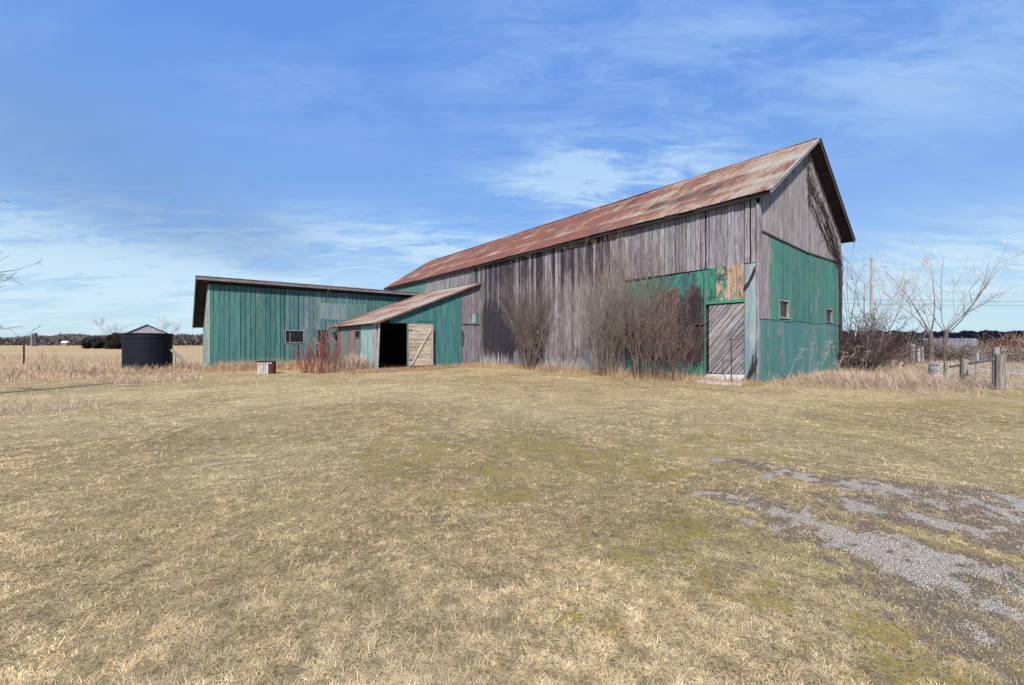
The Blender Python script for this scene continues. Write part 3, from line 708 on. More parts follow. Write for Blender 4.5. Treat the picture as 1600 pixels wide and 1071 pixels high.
for i in range(13):
    u, z = W - .02 + r.uniform(-.15, .1), 0.0
    pts = []; rs = []
    n = 70 + i * 6
    tgt = [(W - .05, 5.2), (W - .7, 6.1), (7.3, 7.1), (6.3, 7.8), (5.4, 8.4), (4.9, 9.0)]
    lf = r.uniform(.2, 2.2)
    path = [(u, .2), (W - r.uniform(0, .25), 2.0), (W - r.uniform(0, .3), 3.8)] + [(a - lf * min(1, max(0, (b - 5) / 1.5)) + r.uniform(-.3, .2), b + r.uniform(-.3, .05)) for a, b in tgt[:r.choice((3, 4, 5, 6, 6))]]
    for j in range(len(path) - 1):
        for f in np.linspace(0, 1, 6)[:-1]:
            a = max(path[j][0] + (path[j + 1][0] - path[j][0]) * f, 4.6) + r.uniform(-.06, .06); b = path[j][1] + (path[j + 1][1] - path[j][1]) * f
            b = min(b, rz_at(min(max(a, 0), W)) - .12)
            pts.append(vp(a, b, .015 + r.random() * .03))
            if j > 2 and r.random() < .9: vine_path(a, b, r.uniform(-2.8, .5) if r.random() < .6 else r.uniform(.8, 3), r.uniform(.4, 1.2), .010, 1)
    mb.tube(pts, [.026 - .018 * k / len(pts) for k in range(len(pts))], 4, (.05, .036, .036))
mb.build('vine_stems', TWIG, vine)

# ================================================================== LEAN-TO
LX, LY0, LY1 = -6.97, 17.3, 26.75
lean = empty('lean_to', (*to_world(0, LY0), 0), ANG, 'low green lean-to with an open doorway and rusty sloping roof against the barn side', 'shed')
LEZ, LTZ = 2.52, 5.42
def lz(x): return LEZ + (LTZ - LEZ) * (x + 7.25) / 7.25 - .07
Pf = lambda u, z, o: (u, -o, z)
mb = MB()
def lt_col(u, r):
    if u > -1.38: return jit((.20, .18, .21), .15, r), (.32, 0, .25)
    return jit((.038, .138, .142), .06, r), (.26 + (.12 if r.random() < .15 else 0), .04 + .1 * r.random(), .17)
boards(mb, Pf, LX, -5.14, lambda u: 2.60, lambda u: lz(u) - .01, (.5, .9), lt_col, 50, holes=[(-5.14, -5.139, 9, 9)], gap=.003, rag=0)
boards(mb, Pf, -5.14, -1.38, lambda u: -.14, lambda u: lz(u) - .01, (.9, 1.25), lt_col, 51, gap=.003, off=.006, rag=.02)
boards(mb, Pf, -1.38, -.03, lambda u: -.14, lambda u: lz(u) - .01, (.16, .26), lt_col, 52, holes=[(-.62, -.1, 2.72, 3.38)], gap=.008, nrm=-.03)
mb.box((-1.38, -.03, 2.60), (-.03, .01, 2.66), (.04, .03, .03)); mb.box((-1.36, .0, 1.2), (-1.27, -.01 + .0, 2.2), (.02, .02, .02))
mb.build('front_wall', WOOD, lean)
mb = MB(); mb.box((-.6, .005, 2.74), (-.35, .02, 3.36), (.30, .36, .36), (.3, .1, .2)); mb.box((-.35, .002, 2.74), (-.12, .018, 3.36), (.03, .14, .12), (.2, .1, .1)); mb.build('window_shutter', WOOD, lean)
mb = MB()   # thin seams and a plank patch on the sheet cladding
mb.box((-4.55, -.046, 2.72), (-3.3, -.034, 2.755), (.04, .13, .13)); mb.box((-3.34, -.048, .1), (-3.31, -.034, 3.4), (.045, .14, .14)); mb.build('cladding_strip', WOOD, lean)
mb = MB()   # side wall towards the field, boards in mixed colours
def lw_col(u, r):
    v = u
    if v > 6.6: c, p = (.20, .065, .075), (.3, .25, .1)
    elif v > 5.0: c, p = (.10, .18, .16), (.3, .4, .25)
    elif v > 4.0: c, p = (.20, .155, .17), (.35, 0, .2)
    elif v > 2.6: c, p = (.19, .17, .18), (.35, 0, .25)
    elif v > .5: c, p = (.20, .34, .34), (.12, .12, .5)
    else: c, p = (.30, .30, .31), (.2, 0, .4)
    return jit(c, .16, r), p
boards(mb, lambda u, z, o: (LX - o, u, z), .0, 7.4, lambda u: -.22, lambda u: lz(LX) - .01, (.16, .34), lw_col, 55, holes=[(2.75, 3.85, 1.72, 2.22)], gap=.010, off=.02, rag=.05, lean=.05)
mb.box((LX + .03, .05, -.2), (LX + .05, 2.7, 2.4), (.02, .02, .02)); mb.box((LX + .03, 3.9, -.2), (LX + .05, 7.35, 2.4), (.02, .02, .02))
mb.build('side_wall', WOOD, lean)
window(lean, lambda u, z, o: (LX - o, u, z), 2.75, 3.85, 1.72, 2.22, (.22, .19, .2), .06, (.4, 0, .2))
mb = MB(); r = random.Random(9)
mb.bar((LX - .02, -.03, -.2), (LX + .10, -.03, 2.6), .12, .05, (.33, .33, .34), (.3, 0, .4), up=(0, 1, 0)); mb.bar((-5.16, -.045, -.1), (-5.16, -.045, 2.58), .07, .03, (.05, .16, .15), (.3, .2, .2), up=(0, 1, 0))
mb.box((LX - .05, -.055, 2.56), (-5.1, -.035, 2.62), (.03, .05, .05), (.4, 0, 0), along=0); mb.build('door_frame', WOOD, lean)
mb = MB(); mb.box((LX + .1, -.25, -.3), (-5.0, .25, -.02), (.20, .185, .165), (.3, 0, .3), along=0); mb.build('door_step', CONC, lean)
# door leaf, swung open against the wall
leaf = MB(); r = random.Random(12); LW, LH = 1.50, 2.50; z = 0; CR = (.38, .32, .265)
while z < LH - .02:
    z2 = min(z + r.uniform(.2, .3), LH); leaf.box((.0, -.012 - r.random() * .008, z + .006), (LW, .012, z2 - .004), jit(CR, .12, r), (.26, 0, .42), along=0); z = z2
lo = leaf.build('door', WOOD, lean); lo['label'] = 'cream plank door swung wide open'
lo.location = (-5.12, -.10, .05); lo.rotation_euler = (0, 0, R(-9))
mb = MB(); mb.box((.0, -.045, .0), (.10, -.021, LH), jit(CR, .1, r), (.3, 0, .4)); mb.box((LW - .12, -.045, .0), (LW, -.021, LH), jit(CR, .1, r), (.28, 0, .4))
mb.bar((.16, -.06, .10), (LW - .13, -.06, LH - .30), .03, .10, (.42, .36, .30), (.2, 0, .45), up=(0, 0, 1)); mb.build('brace', WOOD, lo)
for zz in (.35, 2.1):
    mb = MB(); mb.box((-.05, -.055, zz), (.22, -.046, zz + .045), (.05, .03, .025)); mb.build('hinge', IRON, lo)
mb = MB(); corrugated(mb, (-7.25, -.22, LEZ), (-7.25, LY1 - LY0 - .3, LEZ), (-.02, -.22, LTZ), (-.02, LY1 - LY0 - .3, LTZ), 12, (1, 1, 1), (.9, -.045, 0), seed=14, sag=.03, guv0=0)
lro = mb.build('roof', ROOF, lean)
mb = MB(); mb.bar((-7.25, -.235, LEZ - .05), (-.02, -.235, LTZ - .05), .03, .09, (.17, .085, .07), (.35, 0, .1)); mb.build('rake_board', WOOD, lro)
mb = MB()
slab(mb, (-7.2, -.2, LEZ - .03), (-7.2, LY1 - LY0 - .35, LEZ - .03), (-.03, LY1 - LY0 - .35, LTZ - .03), (-.03, -.2, LTZ - .03), .03, DK); mb.build('roof_deck', WOOD, lro)
mb = MB(); mb.box((-6.9, 7.3, -.2), (-.1, 7.36, 2.3), (.05, .045, .045)); mb.build('inner_wall', WOOD, lean)

# ================================================================== LOW SHED
SY = 26.8; SW = 14.3
shed = empty('long_shed', (*to_world(-SW, SY), 0), ANG, 'long low green shed with a flat topped front standing left of the lean-to', 'shed')
def sh(x): return x + SW                       # barn-frame x to shed-frame x
SH = 5.22
mb = MB()
def sf_col(u, r):
    x = u - SW
    if x > -9.9 and x < -5: c = (.080, .150, .165) if r.random() < .5 else (.054, .135, .145)
    else: c = (.042, .132, .124)
    return jit(c, .16, r), (.25 + (.15 if r.random() < .12 else 0) + (.08 if -8 < x < -6 else 0), .34 + .08 * r.random() if r.random() < .2 else .08 + .16 * r.random(), .24 + (.16 if -7.8 < x < -5.6 else 0))
boards(mb, Pf, 0, SW - .05, lambda u: -.42, lambda u: SH - .06, (.26, .34), sf_col, 61, holes=[(sh(-9.9), sh(-8.7), 1.42, 2.30), (sh(-7.85), sh(-7.0), .2, 2.35)], gap=.017, off=.024, rag=.02, lean=.03)
panel(mb, Pf, [.05, sh(-9.9)], lambda u: -.4, lambda u: SH - .1, -.03); panel(mb, Pf, [sh(-8.7), sh(-7.9)], lambda u: -.4, lambda u: SH - .1, -.03); panel(mb, Pf, [sh(-7), SW - .06], lambda u: -.4, lambda u: SH - .1, -.03)
panel(mb, Pf, [sh(-9.89), sh(-8.71)], lambda u: 2.3, lambda u: SH - .1, -.03); panel(mb, Pf, [sh(-7.89), sh(-7.01)], lambda u: 2.35, lambda u: SH - .1, -.03)
mb.box((.0, -.055, -.3), (.11, -.04, SH - .1), (.22, .30, .28), (.2, .3, .4))
mb.build('front_wall', WOOD, shed)
mb = MB(); mb.box((sh(-7.62), -.052, 3.15), (sh(-5.75), -.042, 4.35), (.13, .20, .20), (.28, .15, .40)); mb.box((sh(-5.7), -.05, 3.0), (sh(-4.2), -.042, 4.4), (.085, .16, .165), (.28, .12, .32)); mb.build('patch_panel', WOOD, shed)
window(shed, Pf, sh(-9.92), sh(-8.68), 1.40, 2.32, (.26, .25, .24), .055, (.35, 0, .35), [sh(-9.6)], out=.05)
mb = MB(); mb.box((sh(-7.87), -.03, .15), (sh(-7.0), .0, 2.37), (.025, .03, .035), (.4, 0, 0)); so_ = mb.build('door', WOOD, shed); so_['label'] = 'dark narrow door half hidden by brush'
mb = MB()   # left end wall and rear wall
boards(mb, lambda u, z, o: (-o, u, z), .02, 4.9, lambda u: -.42, lambda u: SH - .08 - 2.75 * u / 5.0, (.2, .34), lambda u, r: (jit((.20, .25, .24) if u > .5 else (.30, .31, .30), .2, r), (.3, .25 if u > .5 else 0, .35)), 63, gap=.012, off=.02)
panel(mb, lambda u, z, o: (-o, u, z), [.05, 4.85], lambda u: -.4, lambda u: SH - .15 - 2.75 * u / 5.0, -.03)
mb.build('end_wall', WOOD, shed)
mb = MB(); boards(mb, lambda u, z, o: (u, 4.9 + o, z), 0, SW - .1, lambda u: -.42, lambda u: 2.4, (.3, .4), lambda u, r: (jit(GREY, .15, r), (.25, 0, .2)), 64); mb.box((0.05, 4.84, -.3), (SW - .1, 4.87, 2.3), (.02, .02, .02)); mb.build('rear_wall', WOOD, shed)
ST = 5.55
mb = MB(); slab(mb, (-.6, -.45, ST), (SW - .05, -.45, ST), (SW - .05, 5.45, ST - 2.98), (-.6, 5.45, ST - 2.98), .05, (.06, .05, .05), (.3, 0, .1))
r = random.Random(66)
for i in range(24): 
    x = -.5 + i * .62; mb.bar((x, -.42, ST - .13), (x, 5.3, ST - .13 - 2.98 * 5.72 / 5.9), .05, .14, jit(DK, .3, r))
sr = mb.build('roof', WOOD, shed)
mb = MB(); mb.box((-.62, -.485, ST - .21), (sh(-.1), -.455, ST - .03), (.17, .155, .165), (.36, 0, .22), along=0); mb.box((-.64, -.50, ST - .03), (sh(-.08), -.44, ST + .035), (.10, .09, .095), (.42, 0, .15), along=0)
mb.bar((-.63, -.46, ST - .08), (-.63, 5.45, ST - 3.05), .03, .18, (.12, .11, .11), (.4, 0, .2)); mb.build('fascia', WOOD, sr)
mb = MB(); r = random.Random(67)
mb.box((.3, -.12, -.5), (SW - 7.4, .02, -.2), (.26, .25, .24)); mb.build('footing', CONC, shed)

# ================================================================== step, pole by the door
wx, wy = to_world(-.75, .95)
st_o = MB(); n_ = 14; vs = []
for lvl, k in ((-.15, 1.04), (.07, 1.0), (.09, .93)):
    for i in range(n_):
        a = 2 * math.pi * i / n_; q = (abs(math.cos(a)) ** .6 * math.copysign(1, math.cos(a)) * .55 * k, abs(math.sin(a)) ** .6 * math.copysign(1, math.sin(a)) * .85 * k)
        vs.append((q[0], q[1], lvl + random.Random(i).uniform(-.008, .008)))
st_o.raw(vs, [tuple(2 * n_ + i for i in range(n_))] + [(l * n_ + i, l * n_ + (i + 1) % n_, (l + 1) * n_ + (i + 1) % n_, (l + 1) * n_ + i) for l in range(2) for i in range(n_)], (.40, .385, .37))
so2 = st_o.build('stone_step', CONC); so2.location = (wx, wy, gz1(wx, wy) - .02); so2.rotation_euler = (0, 0, ANG)
tag(so2, 'grey concrete slab step at the foot of the diagonal board door', 'step')
wx, wy = to_world(-.62, .62); gzz = gz1(wx, wy)
pole = empty('iron_rod', (wx, wy, gzz), ANG, 'thin rusty iron rod standing upright beside the barn corner step', 'rod')
mb = MB(); mb.tube([(0, 0, -.2), (.01, 0, .8), (0, .01, 1.63)], .017, 6, (.06, .04, .04)); mb.build('shaft', IRON, pole)
mb = MB(); mb.tube([(0, -.02, 1.55), (.02, -.42, 1.56)], .012, 5, (.10, .08, .08)); mb.build('cross_arm', IRON, pole)

# ================================================================== tank
TX, TY = -21.65, 25.5; tz = gz1(TX, TY)
tank = empty('water_tank', (TX, TY, tz), 0, 'round black tank with a small pale gabled lid left of the long shed', 'tank')
mb = MB(); prof = [(0, -.2), (1.47, -.2)]
for i in range(61):
    z = i / 60 * 2.22; rr = 1.47 + .003 * math.cos(z * 2 * math.pi / .22)
    if 2.05 < z: rr = 1.50
    prof.append((rr, z))
prof += [(1.54, 2.22), (1.54, 2.28), (1.40, 2.30), (1.38, 2.24), (0.01, 2.3)]
mb.lathe(prof, 56, col=(.008, .009, .016)); mb.build('tank_body', POLY, tank)
mb = MB(); tank.scale = (.79, .79, 1.0)
def rl(x, y, z): return (x, y, z)
yb = -.55
lp = [(-1.17, 2.18), (1.13, 2.18), (1.13, 2.33), (-.02, 2.79), (-1.17, 2.29)]
mb.raw([(a, -.75, b) for a, b in lp] + [(a, -.70, b) for a, b in lp], [(0, 1, 2, 3, 4), (9, 8, 7, 6, 5)] + [(i, (i + 1) % 5, 5 + (i + 1) % 5, 5 + i) for i in range(5)], (.30, .27, .31)); lid = mb.build('lid', PLAIN, tank)
mb = MB(); slab(mb, (-1.2, -.82, 2.30), (-1.2, 1.0, 2.30), (-.02, 1.0, 2.82), (-.02, -.82, 2.82), .035, (.035, .035, .055)); slab(mb, (1.15, -.82, 2.34), (1.15, 1.0, 2.34), (-.02, 1.0, 2.82), (-.02, -.82, 2.82), .035, (.045, .045, .065)); mb.build('lid_roof', PLAIN, lid); lid.rotation_euler = (0, 0, R(38))
mb = MB()
for z in (.15, 2.08):
    mb = MB(); mb.lathe([(1.49, z), (1.515, z + .01), (1.515, z + .05), (1.49, z + .06)], 56, col=(.02, .022, .032), cap=False); mb.build('hoop', POLY, tank)
pa = to_local(0, 0)
dl = empty('leaning_plank', (-20.1, 25.6, gz1(-20.1, 25.6)), 0, 'pale weathered plank leaning on the right side of the black tank', 'plank')
mb = MB(); mb.bar((-.25, 0, 1.35), (.45, .05, .65), .05, .16, (.24, .23, .22), (.2, 0, .3)); mb.bar((-.12, .1, 0), (-.12, .1, 1.2), .07, .07, (.38, .36, .34), (.2, 0, .4)); mb.bar((.25, .1, 0), (.25, .1, .85), .05, .05, (.34, .32, .3), (.2, 0, .4)); mb.build('timber', WOOD, dl)
# old barrel / block by the shed
bx_, by_ = (417 - 800) / 670 * 24.2, 24.2
br = empty('old_crate', (bx_, by_, gz1(bx_, by_)), R(22), 'white and rust painted wooden crate standing before the long shed', 'crate')
mb = MB(); r = random.Random(5); 
for i in range(4): mb.box((-.40 + i * .13, -.35, -.1), (-.28 + i * .13, -.32, .70 - r.random() * .05), jit((.46, .42, .42), .1, r), (.3, 0, .5))
for i in range(2): mb.box((.14 + i * .13, -.35, -.1), (.26 + i * .13, -.32, .66 - r.random() * .05), jit((.10, .035, .03), .2, r), (.3, 0, .1))
mb.box((.38, -.31, -.1), (.41, .35, .62), (.07, .03, .03)); mb.box((-.41, -.31, -.1), (-.38, .35, .66), (.3, .28, .28)); mb.box((-.38, .32, -.1), (.38, .35, .66), (.2, .18, .18)); mb.build('crate_side', WOOD, br)
mb = MB(); mb.box((-.44, -.39, .66), (.44, .38, .72), (.05, .035, .035)); mb.box((-.42, -.37, .57), (.30, -.352, .63), (.50, .48, .48), (.2, 0, .4), along=0); mb.build('crate_lid', WOOD, br)

# ================================================================== fence posts on the right, and left
def ground_pt(px, d): return ((px - 800) / 670 * d, d)
def post(px, d, h, wd, label, group, col=(.24, .215, .20), lean_=(0, 0), name='fence_post'):
    x, y = ground_pt(px, d); o = empty(name, (x, y, gz1(x, y)), random.Random(px).uniform(-.4, .4), label, 'post', group)
    mb = MB(); r = random.Random(px); n = 9; pts = [(lean_[0] * t, lean_[1] * t, -.25 + (h + .25) * t) for t in (0, .3, .6, .9, 1.0)]
    mb.tube(pts, [wd * .52, wd * .50, wd * .49, wd * .47, wd * .44], n, col, (.30, 0, .35))
    mb.build('post_shaft', WOOD, o); return o
G1 = 'weathered posts of the fence on the right'
P1 = post(1563, 13.0, 1.08, .25, 'thick grey fence post at the right edge, nearest of the posts', G1, lean_=(-.02, 0))
P2 = post(1556, 13.9, 1.28, .19, 'taller pale post standing just behind the thick right post', G1, (.30, .28, .26))
P3 = post(1505, 15.5, .86, .22, 'stout waist high post left of the wire mesh', G1, lean_=(.03, 0))
post(1481, 18.5, .62, .28, 'short stump of a post behind the wooden rail', G1, (.33, .29, .25))
post(1426, 28.5, 1.35, .27, 'leftmost tall post of the far group beside the dark evergreen', G1)
post(1435, 29.5, 1.1, .20, 'middle post with a white top in the far group', G1, (.42, .4, .39))
post(1441, 28.8, 1.2, .18, 'right hand thin post of the far group', G1)
post(1403, 31.0, .7, .12, 'small pale stake left of the far posts', G1, (.45, .42, .36))
post(1527, 22.0, .9, .12, 'slim post half hidden in brush beyond the mesh', G1, (.4, .38, .36))
def shadowless(): pass
a = ground_pt(1484, 17.6); b = ground_pt(1556, 13.8)
ro = empty('fence_rail', (a[0], a[1], gz1(*a)), 0, 'pale wooden rail sloping up from the stump to the tall right post', 'rail')
mb = MB(); mb.tube([(0, 0, .47), ((b[0] - a[0]) * .5, (b[1] - a[1]) * .5, .70), (b[0] - a[0], b[1] - a[1], .93)], [.045, .05, .05], 7, (.46, .43, .41), (.2, 0, .4)); mb.tube([(0.1, 0, .55), (1.9, -1.9, .10)], [.03, .03], 6, (.38, .34, .3), (.2, 0, .4)); mb.build('pole', WOOD, ro)
def mesh_fence(p, q, label, n=None, h=1.0):
    o = empty('wire_fence', (p[0], p[1], gz1(*p)), 0, label, 'fence', 'wire mesh fence panels')
    mb = MB(); D = Vector((q[0] - p[0], q[1] - p[1], 0)); L = D.length; k = int(L / .15)
    for i in range(k + 1):
        x = D * (i / k); zb = gz1(p[0] + x.x, p[1] + x.y) - gz1(*p); mb.tube([(x.x, x.y, zb), (x.x, x.y, zb + h)], .0032, 3, (.34, .34, .36))
    for j in range(8): mb.tube([(0, 0, .05 + (h - .05) * j / 7), (D.x, D.y, .05 + (h - .05) * j / 7 + gz1(*q) - gz1(*p))], .0032, 3, (.34, .34, .36))
    mb.build('wire_mesh', IRON, o); return o
mesh_fence(ground_pt(1505, 15.5), ground_pt(1563, 13.0), 'rusty wire mesh stretched between the two nearer right posts')
mesh_fence(ground_pt(1563, 13.0), (22.0, 10.6), 'wire mesh running from the thick right post out of the picture')
# steel post on the left, with a strand of wire
x, y = ground_pt(37, 34); o = empty('steel_post', (x, y, gz1(x, y)), 0, 'thin dark steel post standing alone in the far left field', 'post')
mb = MB(); mb.tube([(0, 0, -.2), (.02, 0, 1.0), (0, 0, 1.95)], .055, 6, (.03, .028, .028)); mb.build('post_shaft', IRON, o)
# stack of slabs
x, y = ground_pt(1460, 17.6); o = empty('slab_stack', (x, y, gz1(x, y)), R(20), 'knee high stack of rough grey slabs in the tall grass', 'stack')
r = random.Random(31)
for i in range(7):
    mb = MB(); z = i * .09; tx = r.uniform(-.05, .05) + i * .012; n = 11; vs = []
    for lv in (z, z + .075):
        for k in range(n):
            a = 2 * math.pi * k / n; rr = r.uniform(.17, .24); vs.append((tx + rr * math.cos(a) * (1.05), rr * math.sin(a), lv + r.uniform(-.008, .008)))
    mb.raw(vs, [tuple(range(n))[::-1], tuple(range(n, 2 * n))] + [(k, (k + 1) % n, n + (k + 1) % n, n + k) for k in range(n)], jit((.30, .28, .31), .2, r)); mb.build('slab', CONC, o)
# utility pole and lines
x, y = ground_pt(1362, 48); pz = gz1(x, y)
o = empty('utility_pole', (x, y, pz), 0, 'tall thin wooden utility pole beyond the brush right of the barn', 'pole')
mb = MB(); mb.tube([(0, 0, -.3), (0, 0, 5), (0, 0, 11.0 - pz)], [.15, .13, .10], 7, (.32, .31, .31), (.2, 0, .5)); mb.build('pole_shaft', WOOD, o)
mb = MB(); mb.tube([(.14, 0, 8.7), (.14, 0, 9.4)], .09, 8, (.40, .40, .41)); mb.build('transformer', IRON, o)
for zi, (zz, lab) in enumerate(((6.25, 'upper overhead wire crossing the sky right of the barn'), (5.75, 'lower overhead wire crossing the sky right of the barn'))):
    o = empty('overhead_wire', (x, y, pz + zz), 0, lab, 'wire', 'overhead wires')
    mb = MB(); mb.tube([(t, -.5 * t / 30 * zi, -.25 * (1 - ((t - 30) / 30) ** 2)) for t in np.linspace(-12, 60, 12)], .018, 3, (.10, .11, .12)); mb.build('cable', IRON, o)

# ================================================================== bare woody plants
def grow(mb, r, p, d, L, rad, dep, col, nseg=6, wob=.16, up=.05, kids=(3, 5), ang=(.4, .9), kl=(.35, .6), sides=3, minr=.002, start=.25):
    p = Vector(p); d = Vector(d).normalized(); pts = [p.copy()]; rs = [rad]; st = L / nseg; nodes = []
    for i in range(nseg):
        d = (d + Vector((r.gauss(0, wob), r.gauss(0, wob), r.gauss(0, wob) + up))).normalized()
        p = p + d * st; pts.append(p.copy()); rs.append(max(rad * (1 - .75 * (i + 1) / nseg), minr)); nodes.append((p.copy(), d.copy(), (i + 1) / nseg, rs[-1]))
    mb.tube(pts, rs, sides if dep < 2 else max(sides, 4), jit(tuple(q * (1.35 if dep == 0 else .95) for q in col), .45, r))
    if dep > 0:
        for _ in range(r.randint(*kids)):
            q, dd, f, rr = r.choice([n for n in nodes if n[2] >= start] or nodes)
            ax = dd.orthogonal().normalized(); ax = Matrix.Rotation(r.uniform(0, 6.28), 3, dd) @ ax
            nd = Matrix.Rotation(r.uniform(*ang), 3, ax) @ dd
            grow(mb, r, q, nd, L * r.uniform(*kl) * (1.1 - .4 * f), max(rr * .65, minr), dep - 1, col, max(3, nseg - 1), wob, up, kids, ang, kl, 3, minr, start)
def shrub(name, x, y, label, cat, stems, h, spread, col, seed, group=None, rad=.012, dep=2, foot=.35, kids=(3, 5), minr=.003, lean_=(0, 0), wob=.10, up=.04, ang=(.3, .75)):
    r = random.Random(seed); o = empty(name, (x, y, gz1(x, y) - .03), 0, label, cat, group); mb = MB()
    for i in range(stems):
        a = r.uniform(0, 6.28); f = foot * math.sqrt(r.random()); t = spread * math.sqrt(r.random())
        d = Vector((math.cos(a) * t + lean_[0], math.sin(a) * t + lean_[1], 1))
        grow(mb, r, (math.cos(a) * f, math.sin(a) * f, 0), d, h * r.uniform(.6, 1.1), rad * r.uniform(.6, 1.2), dep, col, 6, wob, up, kids, ang, (.3, .55), 3, minr)
    mb.build('stems', TWIG, o); return o
G2 = 'bare shrubs along the barn side'
def at_barn(x, y): return to_world(x, y)
shrub('bare_shrub', *at_barn(-1.15, 11.0), 'upright bare shrub standing alone left of the others before the grey barn side', 'shrub', 64, 4.1, .25, (.135, .102, .088), 101, G2, rad=.019, foot=.30, minr=.0035, kids=(5, 7), wob=.085, ang=(.2, .6))
shrub('bare_shrub', *at_barn(-1.2, 8.9), 'low sprawling bare shrub between the lone shrub and the dense middle shrub', 'shrub', 16, 2.2, .95, (.15, .11, .10), 102, G2, rad=.017, foot=.35, lean_=(.1, 0), minr=.004)
shrub('bare_shrub', *at_barn(-1.2, 5.75), 'tall dense bare shrub before the left edge of the great green door', 'shrub', 62, 4.3, .24, (.165, .135, .112), 103, G2, rad=.019, foot=.5, minr=.0035, kids=(5, 7), wob=.085, ang=(.2, .6))
shrub('bare_shrub', *at_barn(-1.15, 3.7), 'tangled reddish bare shrub hiding the left half of the great green door', 'shrub', 50, 4.0, .28, (.15, .112, .095), 104, G2, rad=.017, foot=.50, minr=.003, kids=(5, 7), ang=(.2, .7))
shrub('bare_shrub', *at_barn(-1.1, 2.5), 'bare shrub nearest the diagonal board door', 'shrub', 26, 2.5, .5, (.115, .08, .07), 105, G2, rad=.013, foot=.45, minr=.003, kids=(4, 6))
# red stems and weeds by the shed
G3 = 'red stemmed bushes beside the lean-to'
for i, (px, d, h, lab) in enumerate(((478, 24.3, 1.5, 'leftmost red stemmed bush between crate and lean-to'), (497, 23.6, 2.0, 'brightest red stemmed bush in the middle of the three'), (518, 24.0, 1.8, 'red stemmed bush nearest the lean-to side wall'))):
    x, y = ground_pt(px, d); shrub('red_bush', x, y, lab, 'bush', 24, h, .38, (.24, .055, .045) if i != 2 else (.20, .075, .07), 200 + i, G3, rad=.015, foot=.4, minr=.006, kids=(2, 4), dep=1)
x, y = ground_pt(505, 25.4); shrub('thin_sapling', x, y, 'pale thin sapling arching over the long shed roof edge', 'sapling', 3, 5.2, .18, (.30, .28, .25), 210, rad=.022, foot=.5, minr=.007, kids=(1, 2), dep=1, up=.0, lean_=(.05, 0))
x, y = ground_pt(512, 24.9); shrub('bare_shrub', x, y, 'pale twiggy shrub against the long shed beside its dark door', 'shrub', 9, 2.8, .5, (.24, .21, .18), 211, rad=.015, foot=.3, minr=.006, kids=(3, 5), dep=2)
# brush right of the gable
G4 = 'brush beyond the barn gable'
DB = (.042, .027, .028)
for i, (px, d, h, st_, col, lab) in enumerate(((1330, 21.5, 2.7, 80, DB, 'dense dark thicket touching the far gable corner'), (1352, 22.5, 2.1, 60, DB, 'dark thicket second from the barn gable'), (1345, 19.8, 1.9, 30, (.075, .05, .046), 'low brown brush in front of the dark thickets'), (1383, 24.5, 2.0, 30, (.14, .10, .105), 'greyish brush at the right end of the thickets'))):
    x, y = ground_pt(px, d); shrub('bramble_thicket', x, y, lab, 'thicket', st_, h, .75, col, 300 + i, G4, rad=.016, foot=.9, minr=.006, kids=(4, 6), wob=.2, up=-.02)
x, y = ground_pt(1360, 20.0); shrub('bare_sapling', x, y, 'dark leaning bare sapling rising through the thicket', 'sapling', 2, 5.6, .12, (.12, .09, .085), 320, rad=.034, foot=.25, minr=.006, kids=(5, 7), lean_=(.12, 0), dep=2)
x, y = ground_pt(1338, 30); shrub('pale_willow', x, y, 'pale fine twigged tree behind the thicket close to the gable', 'tree', 9, 7.0, .35, (.30, .29, .28), 321, rad=.035, foot=.6, minr=.005, kids=(5, 7), dep=2)
x, y = ground_pt(1392, 34); shrub('pale_willow', x, y, 'pale fine twigged tree between the utility pole and the two bare trees', 'tree', 7, 5.5, .4, (.33, .31, .30), 322, rad=.028, foot=.6, minr=.005, kids=(4, 6), dep=2)
def bare_tree(px, d, h, label, seed, col, trunk_r=.22, nlimb=5, spread=.55, trunk_h=1.6, dep=3, minr=.011, group=None, lean_=(0, 0), kids=(4, 6)):
    x, y = ground_pt(px, d); r = random.Random(seed); o = empty('bare_tree', (x, y, gz1(x, y) - .05), 0, label, 'tree', group)
    mb = MB(); mb.tube([(0, 0, -.2), (.02, 0, trunk_h * .5), (lean_[0] * .3, 0, trunk_h)], [trunk_r * 1.25, trunk_r, trunk_r * .85], 9, (.12, .10, .09)); mb.build('trunk', TWIG, o)
    mb = MB()
    for i in range(nlimb):
        a = 6.28 * (i + r.uniform(-.3, .3)) / nlimb; d_ = Vector((math.cos(a) * spread * r.uniform(.4, 1.2) + lean_[0], math.sin(a) * spread * r.uniform(.4, 1.2), 1))
        grow(mb, r, (lean_[0] * .3, 0, trunk_h - .1 - r.random() * .3), d_, (h - trunk_h) * r.uniform(.75, 1.08), trunk_r * .33, dep, col, 7, .10, .02, kids, (.35, .8), (.4, .62), 5, minr, .2)
    mb.build('branches', TWIG, o); return o
G5 = 'the two bare trees behind the fence'
bare_tree(1455, 31, 7.6, 'left of the two pale bare trees rising from dark trunks', 400, (.36, .35, .34), .15, 5, .6, 2.3, group=G5, minr=.005, kids=(4, 5), lean_=(-.25, 0))
bare_tree(1476, 31, 8.6, 'right hand pale bare tree with the widest spreading limbs', 401, (.36, .35, .34), .14, 6, .85, 2.4, group=G5, minr=.005, kids=(4, 5), lean_=(.40, 0))
